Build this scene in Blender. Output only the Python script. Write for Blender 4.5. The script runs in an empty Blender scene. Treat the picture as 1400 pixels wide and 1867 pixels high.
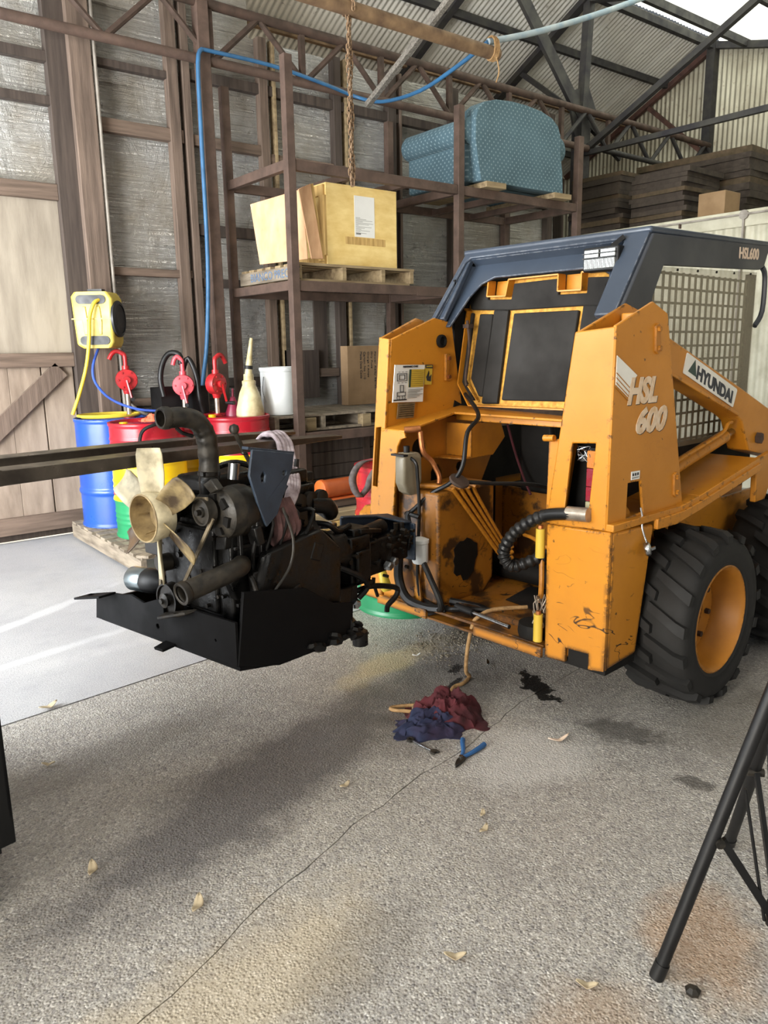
import bpy, bmesh, math, random
from math import pi, sin, cos, radians, sqrt, atan2
from mathutils import Vector as V, Matrix as Mx, noise
from mathutils.geometry import tessellate_polygon
random.seed(7)
S = bpy.context.scene
COL = S.collection
# ---------------------------------------------------------------- camera
cd = bpy.data.cameras.new('camera'); cam = bpy.data.objects.new('camera', cd); COL.objects.link(cam); S.camera = cam
cd.sensor_fit = 'VERTICAL'; cd.sensor_height = 24.0; cd.lens = 24.0*1400/1867; cd.clip_start = .05; cd.clip_end = 200
AZ, PI_, RO = radians(52), radians(12), radians(.9)
fw = V((cos(AZ)*cos(PI_), sin(AZ)*cos(PI_), -sin(PI_))); rt = V((sin(AZ), -cos(AZ), 0)); up = rt.cross(fw)
r2 = rt*cos(RO)-up*sin(RO); u2 = rt*sin(RO)+up*cos(RO)
cam.matrix_world = Mx(((r2.x, u2.x, -fw.x, 0), (r2.y, u2.y, -fw.y, 0), (r2.z, u2.z, -fw.z, 1.6), (0, 0, 0, 1)))
# ---------------------------------------------------------------- world, lights, exposure
w = bpy.data.worlds.new('sky'); S.world = w; w.use_nodes = True
bg = w.node_tree.nodes['Background']; bg.inputs[0].default_value = (.80, .89, 1, 1); bg.inputs[1].default_value = .20
S.view_settings.view_transform = 'Standard'; S.view_settings.look = 'None'
S.view_settings.exposure = -0.25; S.view_settings.gamma = 1.0; S.view_settings.use_curve_mapping = False
def area(name, loc, target, sx, sy, power, col):
    l = bpy.data.lights.new(name, 'AREA'); l.shape = 'RECTANGLE'; l.size = sx; l.size_y = sy; l.energy = power; l.color = col
    o = bpy.data.objects.new(name, l); COL.objects.link(o); o.location = loc
    o.rotation_euler = (V(target)-V(loc)).to_track_quat('-Z', 'Y').to_euler(); return o
area('daylight_left_door', (-2.95, 4.4, 2.0), (3, 6.0, 2.2), 4.6, 3.8, 1350, (.93, .97, 1))
area('daylight_side_door', (-5.5, .3, 1.9), (3, 3.0, .9), 3.0, 3.2, 980, (1, .95, .86))
area('daylight_front_fill', (2.6, -5.0, 3.7), (4.6, 6, 2.6), 4.5, 2.2, 120, (1, .96, .88))  # added fill light aimed at rack and crate; no door is built there
sl = bpy.data.lights.new('sun', 'SUN'); sl.energy = 15.0; sl.angle = radians(1); sl.color = (1, .95, .86)
so = bpy.data.objects.new('sun', sl); COL.objects.link(so); so.rotation_euler = V((-.25, -.45, -1)).to_track_quat('-Z', 'Y').to_euler()
# ---------------------------------------------------------------- materials
def lin(h):
    v = [int(h[i:i+2], 16)/255 for i in (0, 2, 4)]
    return tuple((x/12.92 if x <= .04045 else ((x+.055)/1.055)**2.4) for x in v)+(1,)
class G:
    def __init__(s, name):
        s.m = bpy.data.materials.new(name); s.m.use_nodes = True; s.t = s.m.node_tree; s.b = s.t.nodes['Principled BSDF']
        s.tc = s.n('ShaderNodeTexCoord')
    def n(s, ty, **k):
        o = s.t.nodes.new(ty)
        for a, b in k.items(): setattr(o, a, b)
        return o
    def put(s, sock, v):
        if hasattr(v, 'is_output') or isinstance(v, bpy.types.NodeSocket): s.t.links.new(v, sock)
        else: sock.default_value = v
    def noise(s, sc, vec=None, det=4, rough=.55, dist=0):
        o = s.n('ShaderNodeTexNoise'); o.inputs['Scale'].default_value = sc; o.inputs['Detail'].default_value = det
        o.inputs['Roughness'].default_value = rough; o.inputs['Distortion'].default_value = dist
        s.put(o.inputs['Vector'], vec or s.tc.outputs['Object']); return o.outputs[0]
    def vor(s, sc, vec=None, out=0, feat='F1'):
        o = s.n('ShaderNodeTexVoronoi', feature=feat); o.inputs['Scale'].default_value = sc
        s.put(o.inputs['Vector'], vec or s.tc.outputs['Object']); return o.outputs[out]
    def wave(s, sc, axis='X', vec=None, dist=0, dsc=1):
        o = s.n('ShaderNodeTexWave', bands_direction=axis); o.inputs['Scale'].default_value = sc
        o.inputs['Distortion'].default_value = dist; o.inputs['Detail Scale'].default_value = dsc
        s.put(o.inputs['Vector'], vec or s.tc.outputs['Object']); return o.outputs[1]
    def map(s, scale=(1, 1, 1), rot=(0, 0, 0), loc=(0, 0, 0), vec=None):
        o = s.n('ShaderNodeMapping'); o.inputs['Scale'].default_value = scale; o.inputs['Rotation'].default_value = rot; o.inputs['Location'].default_value = loc
        s.put(o.inputs['Vector'], vec or s.tc.outputs['Object']); return o.outputs[0]
    def rng(s, v, a, b, c=0., d=1.):
        o = s.n('ShaderNodeMapRange'); s.put(o.inputs[0], v)
        for i, x in zip((1, 2, 3, 4), (a, b, c, d)): o.inputs[i].default_value = x
        return o.outputs[0]
    def mix(s, f, a, b, mode='MIX'):
        o = s.n('ShaderNodeMix', data_type='RGBA', blend_type=mode)
        s.put(o.inputs[0], f); s.put(o.inputs[6], a); s.put(o.inputs[7], b); return o.outputs[2]
    def math(s, op, a, b=0., c=None):
        o = s.n('ShaderNodeMath', operation=op); s.put(o.inputs[0], a); s.put(o.inputs[1], b)
        if c is not None: s.put(o.inputs[2], c)
        return o.outputs[0]
    def bump(s, h, st=.3, d=.01):
        o = s.n('ShaderNodeBump'); o.inputs['Strength'].default_value = st; o.inputs['Distance'].default_value = d
        s.put(o.inputs['Height'], h); s.put(s.b.inputs['Normal'], o.outputs[0])
    def edge(s, rad=.012):
        o = s.n('ShaderNodeBevel', samples=3); o.inputs[0].default_value = rad
        g = s.n('ShaderNodeNewGeometry'); d = s.n('ShaderNodeVectorMath', operation='DOT_PRODUCT')
        s.put(d.inputs[0], o.outputs[0]); s.put(d.inputs[1], g.outputs['Normal'])
        return s.math('SUBTRACT', 1.0, d.outputs['Value'])
    def set(s, col=None, rough=None, metal=None):
        if col is not None: s.put(s.b.inputs['Base Color'], col)
        if rough is not None: s.put(s.b.inputs['Roughness'], rough)
        if metal is not None: s.put(s.b.inputs['Metallic'], metal)
        return s.m
def mk(name, c, c2=None, sc=6, rough=.6, metal=0, bump=0, bs=60, bd=.004, stretch=None, edge=None, lo=.35, hi=.7, rv=.12, det=5, spec=None):
    g = G(name); vec = g.map(stretch) if stretch else None
    n = g.noise(sc, vec, det)
    col = g.mix(g.rng(n, lo, hi), lin(c), lin(c2 or c))
    r = g.rng(n, .3, .7, rough-rv, min(1, rough+rv))
    if edge:
        e = g.edge(edge[1]); k = g.math('MULTIPLY', g.rng(e, .02, .25), g.rng(g.noise(edge[2], None, 6, .7), .46, .56))
        col = g.mix(k, col, lin(edge[0]))
    if bump: g.bump(g.noise(bs, vec, 4), bump, bd)
    if spec is not None: g.b.inputs['Specular IOR Level'].default_value = spec
    return g.set(col, r, metal)
def glass(name, c, rough=.1, alpha=.3):
    g = G(name); g.set(lin(c), rough, 0); tr = g.n('ShaderNodeBsdfTransparent'); mx = g.n('ShaderNodeMixShader')
    out = [n for n in g.t.nodes if n.type == 'OUTPUT_MATERIAL'][0]
    mx.inputs[0].default_value = alpha; g.t.links.new(tr.outputs[0], mx.inputs[1]); g.t.links.new(g.b.outputs[0], mx.inputs[2]); g.t.links.new(mx.outputs[0], out.inputs[0])
    return g.m
def translucent(name, c):
    g = G(name); t = g.n('ShaderNodeBsdfTranslucent'); t.inputs[0].default_value = lin(c); mx = g.n('ShaderNodeMixShader')
    out = [n for n in g.t.nodes if n.type == 'OUTPUT_MATERIAL'][0]; g.set(lin(c), .5)
    mx.inputs[0].default_value = .12; g.t.links.new(t.outputs[0], mx.inputs[1]); g.t.links.new(g.b.outputs[0], mx.inputs[2]); g.t.links.new(mx.outputs[0], out.inputs[0])
    return g.m
def paint_yellow(name, c, c2, grease=False):
    g = G(name); n = g.noise(2.2, None, 6, .6); col = g.mix(g.rng(n, .35, .7), lin(c), lin(c2))
    e = g.edge(.03); zz = g.n('ShaderNodeSeparateXYZ'); g.put(zz.inputs[0], g.tc.outputs['Object']); k = g.math('MULTIPLY', g.rng(e, .004, .03), g.rng(g.math('ADD', g.noise(26, None, 6, .75), g.rng(zz.outputs[2], .3, .95, .11, -.075)), .48, .54)); k = g.math('MULTIPLY', k, g.rng(g.noise(3.1, None, 2), .33, .45, .15, 1))
    z = g.n('ShaderNodeSeparateXYZ'); g.put(z.inputs[0], g.tc.outputs['Object'])
    low = g.rng(z.outputs[2], .30, .95, 1, 0)
    sc = g.noise(6.5, g.map((1, 1, 2.2), (.5, .3, .4)), 1.5, .5, 1.0)
    line = g.rng(g.math('ABSOLUTE', g.math('SUBTRACT', sc, .5)), .006, .016, 1, 0)
    line = g.math('MULTIPLY', line, g.math('MULTIPLY', g.rng(low, .2, .75, .06, 1), g.rng(g.noise(7.3, None, 2), .53, .56)))
    k = g.math('MAXIMUM', k, line)
    spots = g.math('MULTIPLY', g.rng(g.noise(24, None, 3, .6), .70, .73), .8)
    k = g.math('MAXIMUM', k, spots)
    if grease:
        k2 = g.rng(g.noise(5.5, None, 6, .6), .50, .58); k = g.math('MAXIMUM', k, g.math('MULTIPLY', k2, .92))
    col = g.mix(k, col, lin('2a1c12'))
    g.bump(g.noise(120, None, 3), .04, .002)
    return g.set(col, g.rng(n, .3, .7, .36, .52), 0)
M = {}
M['yellow'] = paint_yellow('yellow_paint', 'c27f20', 'b0711a')
M['yellow_grease'] = paint_yellow('greasy_yellow_paint', 'a0681c', '7d4e14', True)
M['yellow_in'] = mk('inner_yellow_paint', 'b4751f', '925c18', 4, .5, 0, edge=('2a1c12', .012, 40))
M['yellow_foam'] = mk('glued_yellow_panel', 'd09a38', '9a6a22', 40, .7, bump=.3, bs=160)
M['cab'] = mk('navy_cab_paint', '343d4a', '2b333f', 3, .42, 0, edge=('8a8d92', .01, 30))
M['cab2'] = mk('navy_side_paint', '36393f', '2e3136', 3, .5)
M['foam'] = mk('black_sound_foam', '191612', '0f0d0b', 3.5, .85, bump=.15, bs=300, bd=.002)
M['black'] = mk('black_plastic', '0d0d0e', '141415', 8, .5, spec=.35)
M['rubber'] = mk('dusty_tyre_rubber', '0e0e0d', '1d1b19', 5, .8, bump=.1, bs=150)
M['lugmat'] = mk('tyre_lug_rubber', '0d0d0c', '191716', 7, .78)
M['engine'] = mk('oily_engine_black', '070707', '131110', 14, .42, 0, bump=.5, bs=45, bd=.004, rv=.22, spec=.28)
M['engine_flat'] = mk('black_cradle_paint', '070709', '0c0c0d', 6, .6, .0, spec=.12)
M['engine_brown'] = mk('oily_brown_metal', '0e0c0a', '221c15', 22, .45, .1, spec=.3, bump=.3, bs=60)
M['engine_grey'] = mk('grimy_alloy', '171512', '383229', 26, .5, .2, bump=.3, bs=70)
M['fan'] = mk('grimy_cream_fan_plastic', 'e2d6b4', '6a5a42', 11, .5, 0, lo=.42, hi=.78)
M['fan_hub'] = mk('brown_stained_hub', 'b59c6c', '5f4a30', 14, .55)
M['steel'] = mk('bright_steel', 'b8bcc0', '8d9092', 10, .28, 1)
M['zinc'] = mk('zinc_filter_can', '9aa3a6', '7e8a8e', 4, .3, .9)
M['dark_steel'] = mk('dark_fork_steel', '5b544d', '403a35', 9, .36, .7, edge=('7a736a', .006, 30))
M['belt'] = mk('rubber_belt', '6d6250', '8a7d66', 20, .7)
M['fork_body'] = mk('black_truck_paint', '17181a', '101113', 5, .45)
M['rust'] = mk('rusty_brown_steel', '5f4c42', '473830', 7, .72, .2, bump=.25, bs=70, lo=.3, hi=.7)
M['rust_dark'] = mk('dark_rusty_pipe', '4c3a31', '33281f', 8, .75, .2, bump=.25, bs=60)
M['rust_light'] = mk('weathered_pipe', '8a7053', '5f4a38', 9, .7, .2, bump=.2, bs=60)
M['truss'] = mk('dark_truss_steel', '3a3834', '27252a', 6, .7, .2)
M['truss_red'] = mk('red_oxide_truss', '5a3c34', '3f2c28', 8, .75)
M['galv_bar'] = mk('speckled_galvanised_bar', '9c968c', '5b5650', 60, .6, .4)
M['timber'] = mk('old_grey_brown_timber', '705f53', '4d4037', 5, .85, 0, bump=.4, bs=20, stretch=(5, 5, .35))
M['timber_x'] = mk('old_timber_rail', '715f52', '4d4036', 5, .85, 0, bump=.4, bs=20, stretch=(.35, 5, 5))
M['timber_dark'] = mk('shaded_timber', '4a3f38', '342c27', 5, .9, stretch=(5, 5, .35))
M['pallet'] = mk('weathered_pallet_wood', '9a8766', '6e5c44', 6, .85, bump=.3, bs=24, stretch=(.5, 4, 4))
M['pallet2'] = mk('grey_pallet_wood', '8d8170', '5d5347', 6, .88, bump=.3, bs=24, stretch=(4, .5, 4))
M['ply'] = mk('pink_plywood', 'd8ae86', 'b98c66', 5, .7, stretch=(2, 2, .7), bump=.1, bs=30)
M['pine'] = mk('pale_pine_batten', 'cdaa6a', 'a07e45', 6, .7, stretch=(6, 6, .5))
def crate_mat():
    g = G('yellow_crate_plywood'); n = g.noise(3.2, g.map((1.2, 1, 3)), 6, .6); col = g.mix(g.rng(n, .3, .7), lin('f0d692'), lin('d6b46a'))
    d = g.vor(5.5, g.map((1, 1, 1.2))); col = g.mix(g.rng(d, .03, .075, .8, 0), col, lin('6a4a26'))
    return g.set(col, .6)
M['crate'] = crate_mat()
M['door'] = mk('grey_door_boards', '9b9182', '7c7265', 3, .8, stretch=(3, 3, .5), bump=.15, bs=40)
M['door_low'] = mk('dusty_lower_boards', '9a8a7a', '77685b', 3.5, .85, stretch=(3, 3, .6), bump=.2, bs=40)
M['paper'] = mk('white_paper', 'e6e6e2', 'dadad6', 3, .6)
M['ink'] = mk('dark_print', '2c2c2e', '2c2c2e', 3, .6)
M['ink_grey'] = mk('grey_print', '7c7c78', '7c7c78', 3, .6)
M['ink_blue'] = mk('blue_stencil', '4a5f7c', '5f7083', 30, .8)
M['ink_green'] = mk('green_emblem', '1d3a34', '1d3a34', 3, .5)
M['ink_navy'] = mk('navy_letters', '1c2330', '1c2330', 3, .5)
M['cream_print'] = mk('cream_letters', 'd9c4b0', 'c9b29c', 8, .5)
M['chart_yellow'] = mk('yellow_print', 'c9a93a', 'bd9d30', 6, .6)
M['plate'] = mk('grey_data_plate', '8a7a5c', '6f624a', 30, .5, .3)
M['white_sign'] = mk('white_enamel', 'e4e2da', 'd6d3c8', 4, .4)
M['white'] = mk('white_bucket_plastic', 'd9dcdb', 'c9cccb', 3, .4)
M['blue'] = mk('blue_drum_paint', '1d4a9c', '183c84', 3, .35, edge=('7f93b8', .008, 40))
M['red'] = mk('red_drum_paint', 'a51b28', '861522', 3, .3)
M['yel'] = mk('drum_yellow_band', 'f0c414', 'e0b510', 3, .35)
M['grn'] = mk('green_drum_paint', '1f7f50', '176a42', 3, .4)
M['pump'] = mk('red_pump_enamel', 'b32226', '821a1e', 10, .35)
M['pumpstem'] = mk('dull_pump_tube', 'b7ab9c', '8a8074', 20, .35, .7)
M['pink'] = mk('red_pump_faded', 'd0505a', 'a8343e', 10, .35)
M['navy_steel'] = mk('blue_grey_bracket_paint', '2b3a4c', '1c2633', 6, .5, .1, edge=('6d7680', .006, 30))
M['orange'] = mk('orange_cylinder_paint', 'd0642a', 'b4521f', 5, .5)
M['cloth_orange'] = mk('orange_cloth', 'd8714f', 'b95338', 12, .9)
M['cloth_red'] = mk('burgundy_rag', '521720', '270b11', 9, .95, bump=.3, bs=60)
M['cloth_navy'] = mk('navy_rag', '17223f', '22142a', 9, .95, bump=.3, bs=60)
M['sling'] = mk('dirty_white_sling', 'b9adb2', '6f5f62', 18, .9, bump=.3, bs=120)
M['sling_low'] = mk('oily_sling', '6b4a48', '3c2c2b', 18, .9)
M['webbing'] = mk('grey_webbing', '5d5552', '423c3a', 40, .9)
M['rope'] = mk('tan_cord', 'a8865a', '7c5f3c', 40, .8)
M['hose'] = mk('black_rubber_hose', '0c0c0d', '171615', 14, .45, spec=.35)
M['hose_blue'] = mk('faded_blue_hose', '2f6088', '264f72', 8, .5)
M['hose_pale'] = mk('sun_bleached_hose', 'a8b4b8', '7d98ac', 8, .5)
M['hose_yellow'] = mk('yellow_air_hose', 'd8bf3c', 'c2a52e', 8, .5)
M['hose_royal'] = mk('royal_blue_hose', '3357b8', '2b4796', 8, .5)
M['reel'] = mk('dusty_yellow_plastic', 'cbb852', 'a8953f', 5, .5)
M['reel_dark'] = mk('dark_reel_plastic', '1b1d21', '151719', 8, .5)
M['jug'] = mk('stained_translucent_plastic', 'cfc39c', '8d7c50', 7, .45)
M['card'] = mk('brown_cardboard', '8f7455', '7d6448', 4, .85)
M['card2'] = mk('stacked_board', '3b3128', '2a231d', 9, .9)
M['card3'] = mk('stacked_board_light', '4d3d2b', '38301f', 9, .9)
M['copper'] = mk('copper_fitting', 'b9784a', '7d4f30', 20, .4, .8)
M['tank'] = mk('smoky_plastic_tank', '8f8672', '6d6553', 5, .35)
M['lens_red'] = mk('red_lens', '8c2230', '74202b', 20, .25)
M['lens_orange'] = mk('amber_lens', 'c07a3a', 'a8652c', 20, .25)
M['lens_white'] = mk('dull_white_lens', 'a8a284', '8c8668', 20, .3)
M['lamp_glass'] = mk('ribbed_lamp_glass', 'a3a6a4', '7e8281', 60, .25, .2)
M['interior'] = mk('dark_cab_interior', '110f0d', '0b0a09', 5, .7, spec=.25)
M['leaf'] = mk('dry_leaf', 'b8a98c', '94836a', 12, .8)
M['window'] = glass('hazy_polycarbonate', 'a59d86', .3, .34)
M['skylight'] = translucent('translucent_sheet', 'e8efe8')
M['mesh'] = mk('painted_mesh_bars', '57533f', '474434', 8, .7)
M['conduit'] = mk('grey_conduit', '9c958c', '7d766e', 10, .6)
def galv(name, c, c2, metal=.75, rough=.42):
    g = G(name); n = g.noise(2.5, g.map((1, .4, .4)), 5); n2 = g.noise(18, None, 4)
    col = g.mix(g.rng(n, .35, .68), lin(c), lin(c2)); col = g.mix(g.rng(n2, .62, .72, 0, .5), col, lin('5a4636'))
    return g.set(col, g.rng(n, .3, .7, rough-.08, rough+.15), metal)
M['roof'] = galv('galvanised_roof', 'dedcd5', 'c4c1ba', .2, .45)
M['gable'] = galv('galvanised_gable', 'bdb9a8', '8d8676', .45, .45)
M['cream_iron'] = mk('cream_corrugated_paint', 'c2beaa', 'a5a08b', 5, .6, lo=.4, hi=.75)
def foil_mat():
    g = G('dusty_foil_insulation'); n = g.noise(1.3, None, 6, .6)
    st = g.noise(3.2, g.map((.55, 1, 13)), 5, .65, .6); cre = g.noise(2.6, g.map((1.3, 1, .8)), 6, .7, 1.2)
    dust = g.rng(n, .38, .62); col = g.mix(dust, lin('f2f1ed'), lin('bdb5a8'))
    col = g.mix(g.rng(st, .60, .68, 0, .4), col, lin('5d5346'))
    g.bump(g.math('ADD', g.math('MULTIPLY', st, 1.0), g.math('MULTIPLY', cre, 1.0)), 1.0, .13)
    return g.set(col, g.rng(n, .35, .65, .22, .40), g.rng(n, .35, .65, .55, .15))
M['foil'] = foil_mat()
def fabric_mat():
    g = G('blue_dotted_upholstery'); q = g.n('ShaderNodeSeparateXYZ'); g.put(q.inputs[0], g.tc.outputs['Object']); uu = g.math('SINE', g.math('MULTIPLY', g.math('ADD', q.outputs[0], q.outputs[1]), 105)); vv = g.math('SINE', g.math('MULTIPLY', q.outputs[2], 105)); d = g.math('MULTIPLY', uu, vv); n = g.noise(3)
    col = g.mix(g.rng(n, .3, .7), lin('4f6873'), lin('435a64')); col = g.mix(g.rng(d, .55, .72, 0, .75), col, lin('7d9299'))
    g.bump(g.noise(200), .1, .002); return g.set(col, .95)
M['fabric'] = fabric_mat()
def hsl_mat():
    g = G('striped_white_lettering'); z = g.n('ShaderNodeSeparateXYZ'); g.put(z.inputs[0], g.tc.outputs['Generated'])
    f = g.math('FRACT', g.math('MULTIPLY', z.outputs[2], 7)); k = g.math('MULTIPLY', g.rng(f, .60, .66), g.rng(z.outputs[2], .60, .62, 1, 0))
    return g.set(g.mix(k, g.mix(g.rng(g.noise(30), .4, .7), lin('dcc6ac'), lin('c9a57c')), lin('9a5c18')), .45)
M['hsl'] = hsl_mat()
def floor_mat(name, c1, c2, peb, dark, smooth=False):
    g = G(name); P = g.tc.outputs['Object']; big = g.noise(.9, None, 5, .6); mid = g.noise(4.5, None, 6, .65)
    col = g.mix(g.rng(big, .35, .65), lin(c1), lin(c2))
    if not smooth:
        v = g.vor(105, None, 1); sv = g.n('ShaderNodeSeparateColor'); g.put(sv.inputs[0], v)
        col = g.mix(g.rng(sv.outputs[0], 0, 1, 0, peb), col, g.mix(sv.outputs[1], lin('dedbd4'), lin('5f5d60')))
    fine = g.noise(170, None, 3); col = g.mix(g.rng(fine, .42, .66, 0, .55), col, lin('45444a'))
    col = g.mix(g.rng(mid, .52, .72, 0, .38), col, lin(dark))
    fin2 = g.noise(15, None, 5, .65)
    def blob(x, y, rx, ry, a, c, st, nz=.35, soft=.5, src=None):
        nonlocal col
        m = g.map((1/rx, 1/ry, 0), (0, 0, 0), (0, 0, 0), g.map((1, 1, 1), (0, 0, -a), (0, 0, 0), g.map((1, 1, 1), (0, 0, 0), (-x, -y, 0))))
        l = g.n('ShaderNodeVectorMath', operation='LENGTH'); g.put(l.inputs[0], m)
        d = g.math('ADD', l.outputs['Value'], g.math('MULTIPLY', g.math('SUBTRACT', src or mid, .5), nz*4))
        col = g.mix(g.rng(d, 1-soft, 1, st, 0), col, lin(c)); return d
    if not smooth:
        blob(1.30, 2.38, 1.25, .30, .33, '48474b', .75); blob(.85, 2.95, .7, .16, .15, '5f5c58', .45)  # first blob paints the cast shadow of forklift and engine into the slab
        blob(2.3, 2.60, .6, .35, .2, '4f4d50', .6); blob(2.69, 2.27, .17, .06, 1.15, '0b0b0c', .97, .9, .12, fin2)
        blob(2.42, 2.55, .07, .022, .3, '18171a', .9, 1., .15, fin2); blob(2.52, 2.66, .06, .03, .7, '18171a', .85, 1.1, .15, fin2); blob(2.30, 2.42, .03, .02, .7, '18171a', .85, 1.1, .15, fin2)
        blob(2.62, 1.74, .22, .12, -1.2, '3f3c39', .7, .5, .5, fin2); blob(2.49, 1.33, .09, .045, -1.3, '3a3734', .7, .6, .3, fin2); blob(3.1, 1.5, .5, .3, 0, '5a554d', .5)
        blob(2.15, 1.85, .35, .28, 0, 'c3c2bf', .5); blob(2.35, 2.95, .5, .12, .2, 'cbb98d', .5); blob(.55, 1.5, .8, .26, .25, 'bfae8e', .45)  # last blob paints a warm patch of light into the slab colour
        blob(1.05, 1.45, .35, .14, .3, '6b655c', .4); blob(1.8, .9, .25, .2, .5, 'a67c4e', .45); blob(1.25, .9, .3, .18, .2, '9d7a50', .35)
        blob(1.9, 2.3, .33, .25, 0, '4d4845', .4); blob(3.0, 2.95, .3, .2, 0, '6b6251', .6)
    else:
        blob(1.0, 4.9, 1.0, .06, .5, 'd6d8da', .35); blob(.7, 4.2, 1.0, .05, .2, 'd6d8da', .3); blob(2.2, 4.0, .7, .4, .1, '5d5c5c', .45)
    if smooth: g.bump(g.math('ADD', fine, mid), .12, .004); r = g.rng(mid, .3, .7, .42, .62)
    else:
        e = g.vor(105); g.bump(g.math('ADD', g.math('MULTIPLY', g.rng(e, 0, .6), -1.0), g.math('MULTIPLY', fine, .5)), .6, .005); r = g.rng(mid, .3, .7, .34, .55)
    return g.set(col, r)
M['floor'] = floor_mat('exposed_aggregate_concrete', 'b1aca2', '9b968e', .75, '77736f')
M['floor_far'] = floor_mat('smooth_pale_concrete', 'b9b9ba', 'a8a8ab', .2, '8d8c92', True)
M['ground'] = mk('outdoor_gravel', 'b5aea0', '9c9486', 3, .9)
# ---------------------------------------------------------------- mesh helpers
class B:
    def __init__(s): s.bm = bmesh.new()
    def face(s, vs):
        try: return s.bm.faces.new(vs)
        except ValueError: return None
    def add(s, vs, fs):
        v = [s.bm.verts.new(p) for p in vs]
        for f in fs: s.face([v[i] for i in f])
        return s
    def box(s, c, d, rot=None):
        R = rot or Mx.Identity(3); c = V(c)
        vs = [c+R@V((x*d[0]/2, y*d[1]/2, z*d[2]/2)) for x in (-1, 1) for y in (-1, 1) for z in (-1, 1)]
        return s.add(vs, [(0, 1, 3, 2), (4, 6, 7, 5), (0, 4, 5, 1), (2, 3, 7, 6), (0, 2, 6, 4), (1, 5, 7, 3)])
    def bb(s, a, b): return s.box([(x+y)/2 for x, y in zip(a, b)], [abs(y-x) for x, y in zip(a, b)])
    def bar(s, p0, p1, wd, ht, upv=(0, 0, 1)):
        p0, p1 = V(p0), V(p1); d = (p1-p0); L = d.length; d.normalize(); u = V(upv)
        if abs(d.dot(u)) > .98: u = V((0, 1, 0))
        x = d.cross(u).normalized(); z = x.cross(d).normalized()
        R = Mx((x, d, z)).transposed(); return s.box((p0+p1)/2, (wd, L, ht), R)
    def ring(s, c, x, y, r, n): return [s.bm.verts.new(c+x*(r*cos(2*pi*i/n))+y*(r*sin(2*pi*i/n))) for i in range(n)]
    def loft(s, rings, cap=(True, True)):
        n = len(rings[0])
        for a, b in zip(rings, rings[1:]):
            for i in range(n): s.face([a[i], a[(i+1) % n], b[(i+1) % n], b[i]])
        if cap[0]: s.face(rings[0][::-1])
        if cap[1]: s.face(rings[-1])
    def cyl(s, p0, p1, r, r1=None, n=14, cap=True):
        p0, p1 = V(p0), V(p1); d = (p1-p0).normalized(); x = d.orthogonal().normalized(); y = d.cross(x)
        s.loft([s.ring(p0, x, y, r, n), s.ring(p1, x, y, r if r1 is None else r1, n)], (cap, cap)); return s
    def tube(s, pts, r, n=8, smooth=4, cap=True):
        P = [V(p) for p in pts]
        if smooth > 1 and len(P) > 2:
            Q = []
            for i in range(len(P)-1):
                a, b, c, d = P[max(i-1, 0)], P[i], P[i+1], P[min(i+2, len(P)-1)]
                for k in range(smooth):
                    t = k/smooth; Q.append(.5*((2*b)+(c-a)*t+(2*a-5*b+4*c-d)*t*t+(3*b-a-3*c+d)*t**3))
            P = Q+[P[-1]]
        rings = []; x = None
        for i, p in enumerate(P):
            d = (P[min(i+1, len(P)-1)]-P[max(i-1, 0)]).normalized()
            if x is None: x = d.orthogonal().normalized()
            else: x = (x-d*x.dot(d)).normalized()
            rr = r(i/(len(P)-1)) if callable(r) else r
            rings.append(s.ring(p, x, d.cross(x), rr, n))
        s.loft(rings, (cap, cap)); return s
    def lathe(s, prof, n=24, o=(0, 0, 0), ax=(0, 0, 1), cap=(True, True), sq=None):
        o, ax = V(o), V(ax).normalized(); x = V((1, 0, 0)) if abs(ax.z) > .9 else ax.orthogonal().normalized(); y = ax.cross(x)
        s.loft([s.ring(o+ax*z, x, y, r, n) for r, z in prof], cap); return s
    def plate(s, pts, t, holes=(), off=0.):
        P = [V(p) for p in pts]; nrm = V((0, 0, 0))
        for a, b in zip(P, P[1:]+P[:1]): nrm += V(((a.y-b.y)*(a.z+b.z), (a.z-b.z)*(a.x+b.x), (a.x-b.x)*(a.y+b.y)))
        nrm.normalize(); H = [[V(p) for p in h] for h in holes]
        tri = tessellate_polygon([P]+H); loops = [P]+H; al = [p for l in loops for p in l]
        f = [s.bm.verts.new(p+nrm*(off+t/2)) for p in al]; b = [s.bm.verts.new(p+nrm*(off-t/2)) for p in al]
        for q in tri:
            a_, b_, c_ = (al[i] for i in q); fl = (b_-a_).cross(c_-a_).dot(nrm) < 0; q = q[::-1] if fl else q
            s.face([f[i] for i in q]); s.face([b[i] for i in reversed(q)])
        k = 0
        for l in loops:
            for i in range(len(l)):
                j = (i+1) % len(l); s.face([f[k+i], b[k+i], b[k+j], f[k+j]])
            k += len(l)
        return s
    def done(s, name, mat, parent=None, ang=38, bevel=0, seg=2, loc=None, fix=True):
        bm = s.bm
        if fix: bmesh.ops.recalc_face_normals(bm, faces=bm.faces)
        for f in bm.faces: f.smooth = ang > 0
        ca = radians(ang)
        for e in bm.edges:
            if len(e.link_faces) == 2 and e.calc_face_angle(0) > ca: e.smooth = False
        me = bpy.data.meshes.new(name); bm.to_mesh(me); bm.free()
        o = bpy.data.objects.new(name, me); COL.objects.link(o); me.materials.append(M[mat] if isinstance(mat, str) else mat)
        if parent: o.parent = parent
        if loc: o.location = loc
        if bevel:
            m = o.modifiers.new('bevel', 'BEVEL'); m.width = bevel; m.segments = seg; m.limit_method = 'ANGLE'; m.angle_limit = radians(40); m.harden_normals = False
        return o
def thing(name, label, cat, loc=(0, 0, 0), rz=0, group=None):
    o = bpy.data.objects.new(name, None); COL.objects.link(o); o.location = loc; o.rotation_euler = (0, 0, rz); o.empty_display_size = .1
    return tag(o, label, cat, group)
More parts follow.
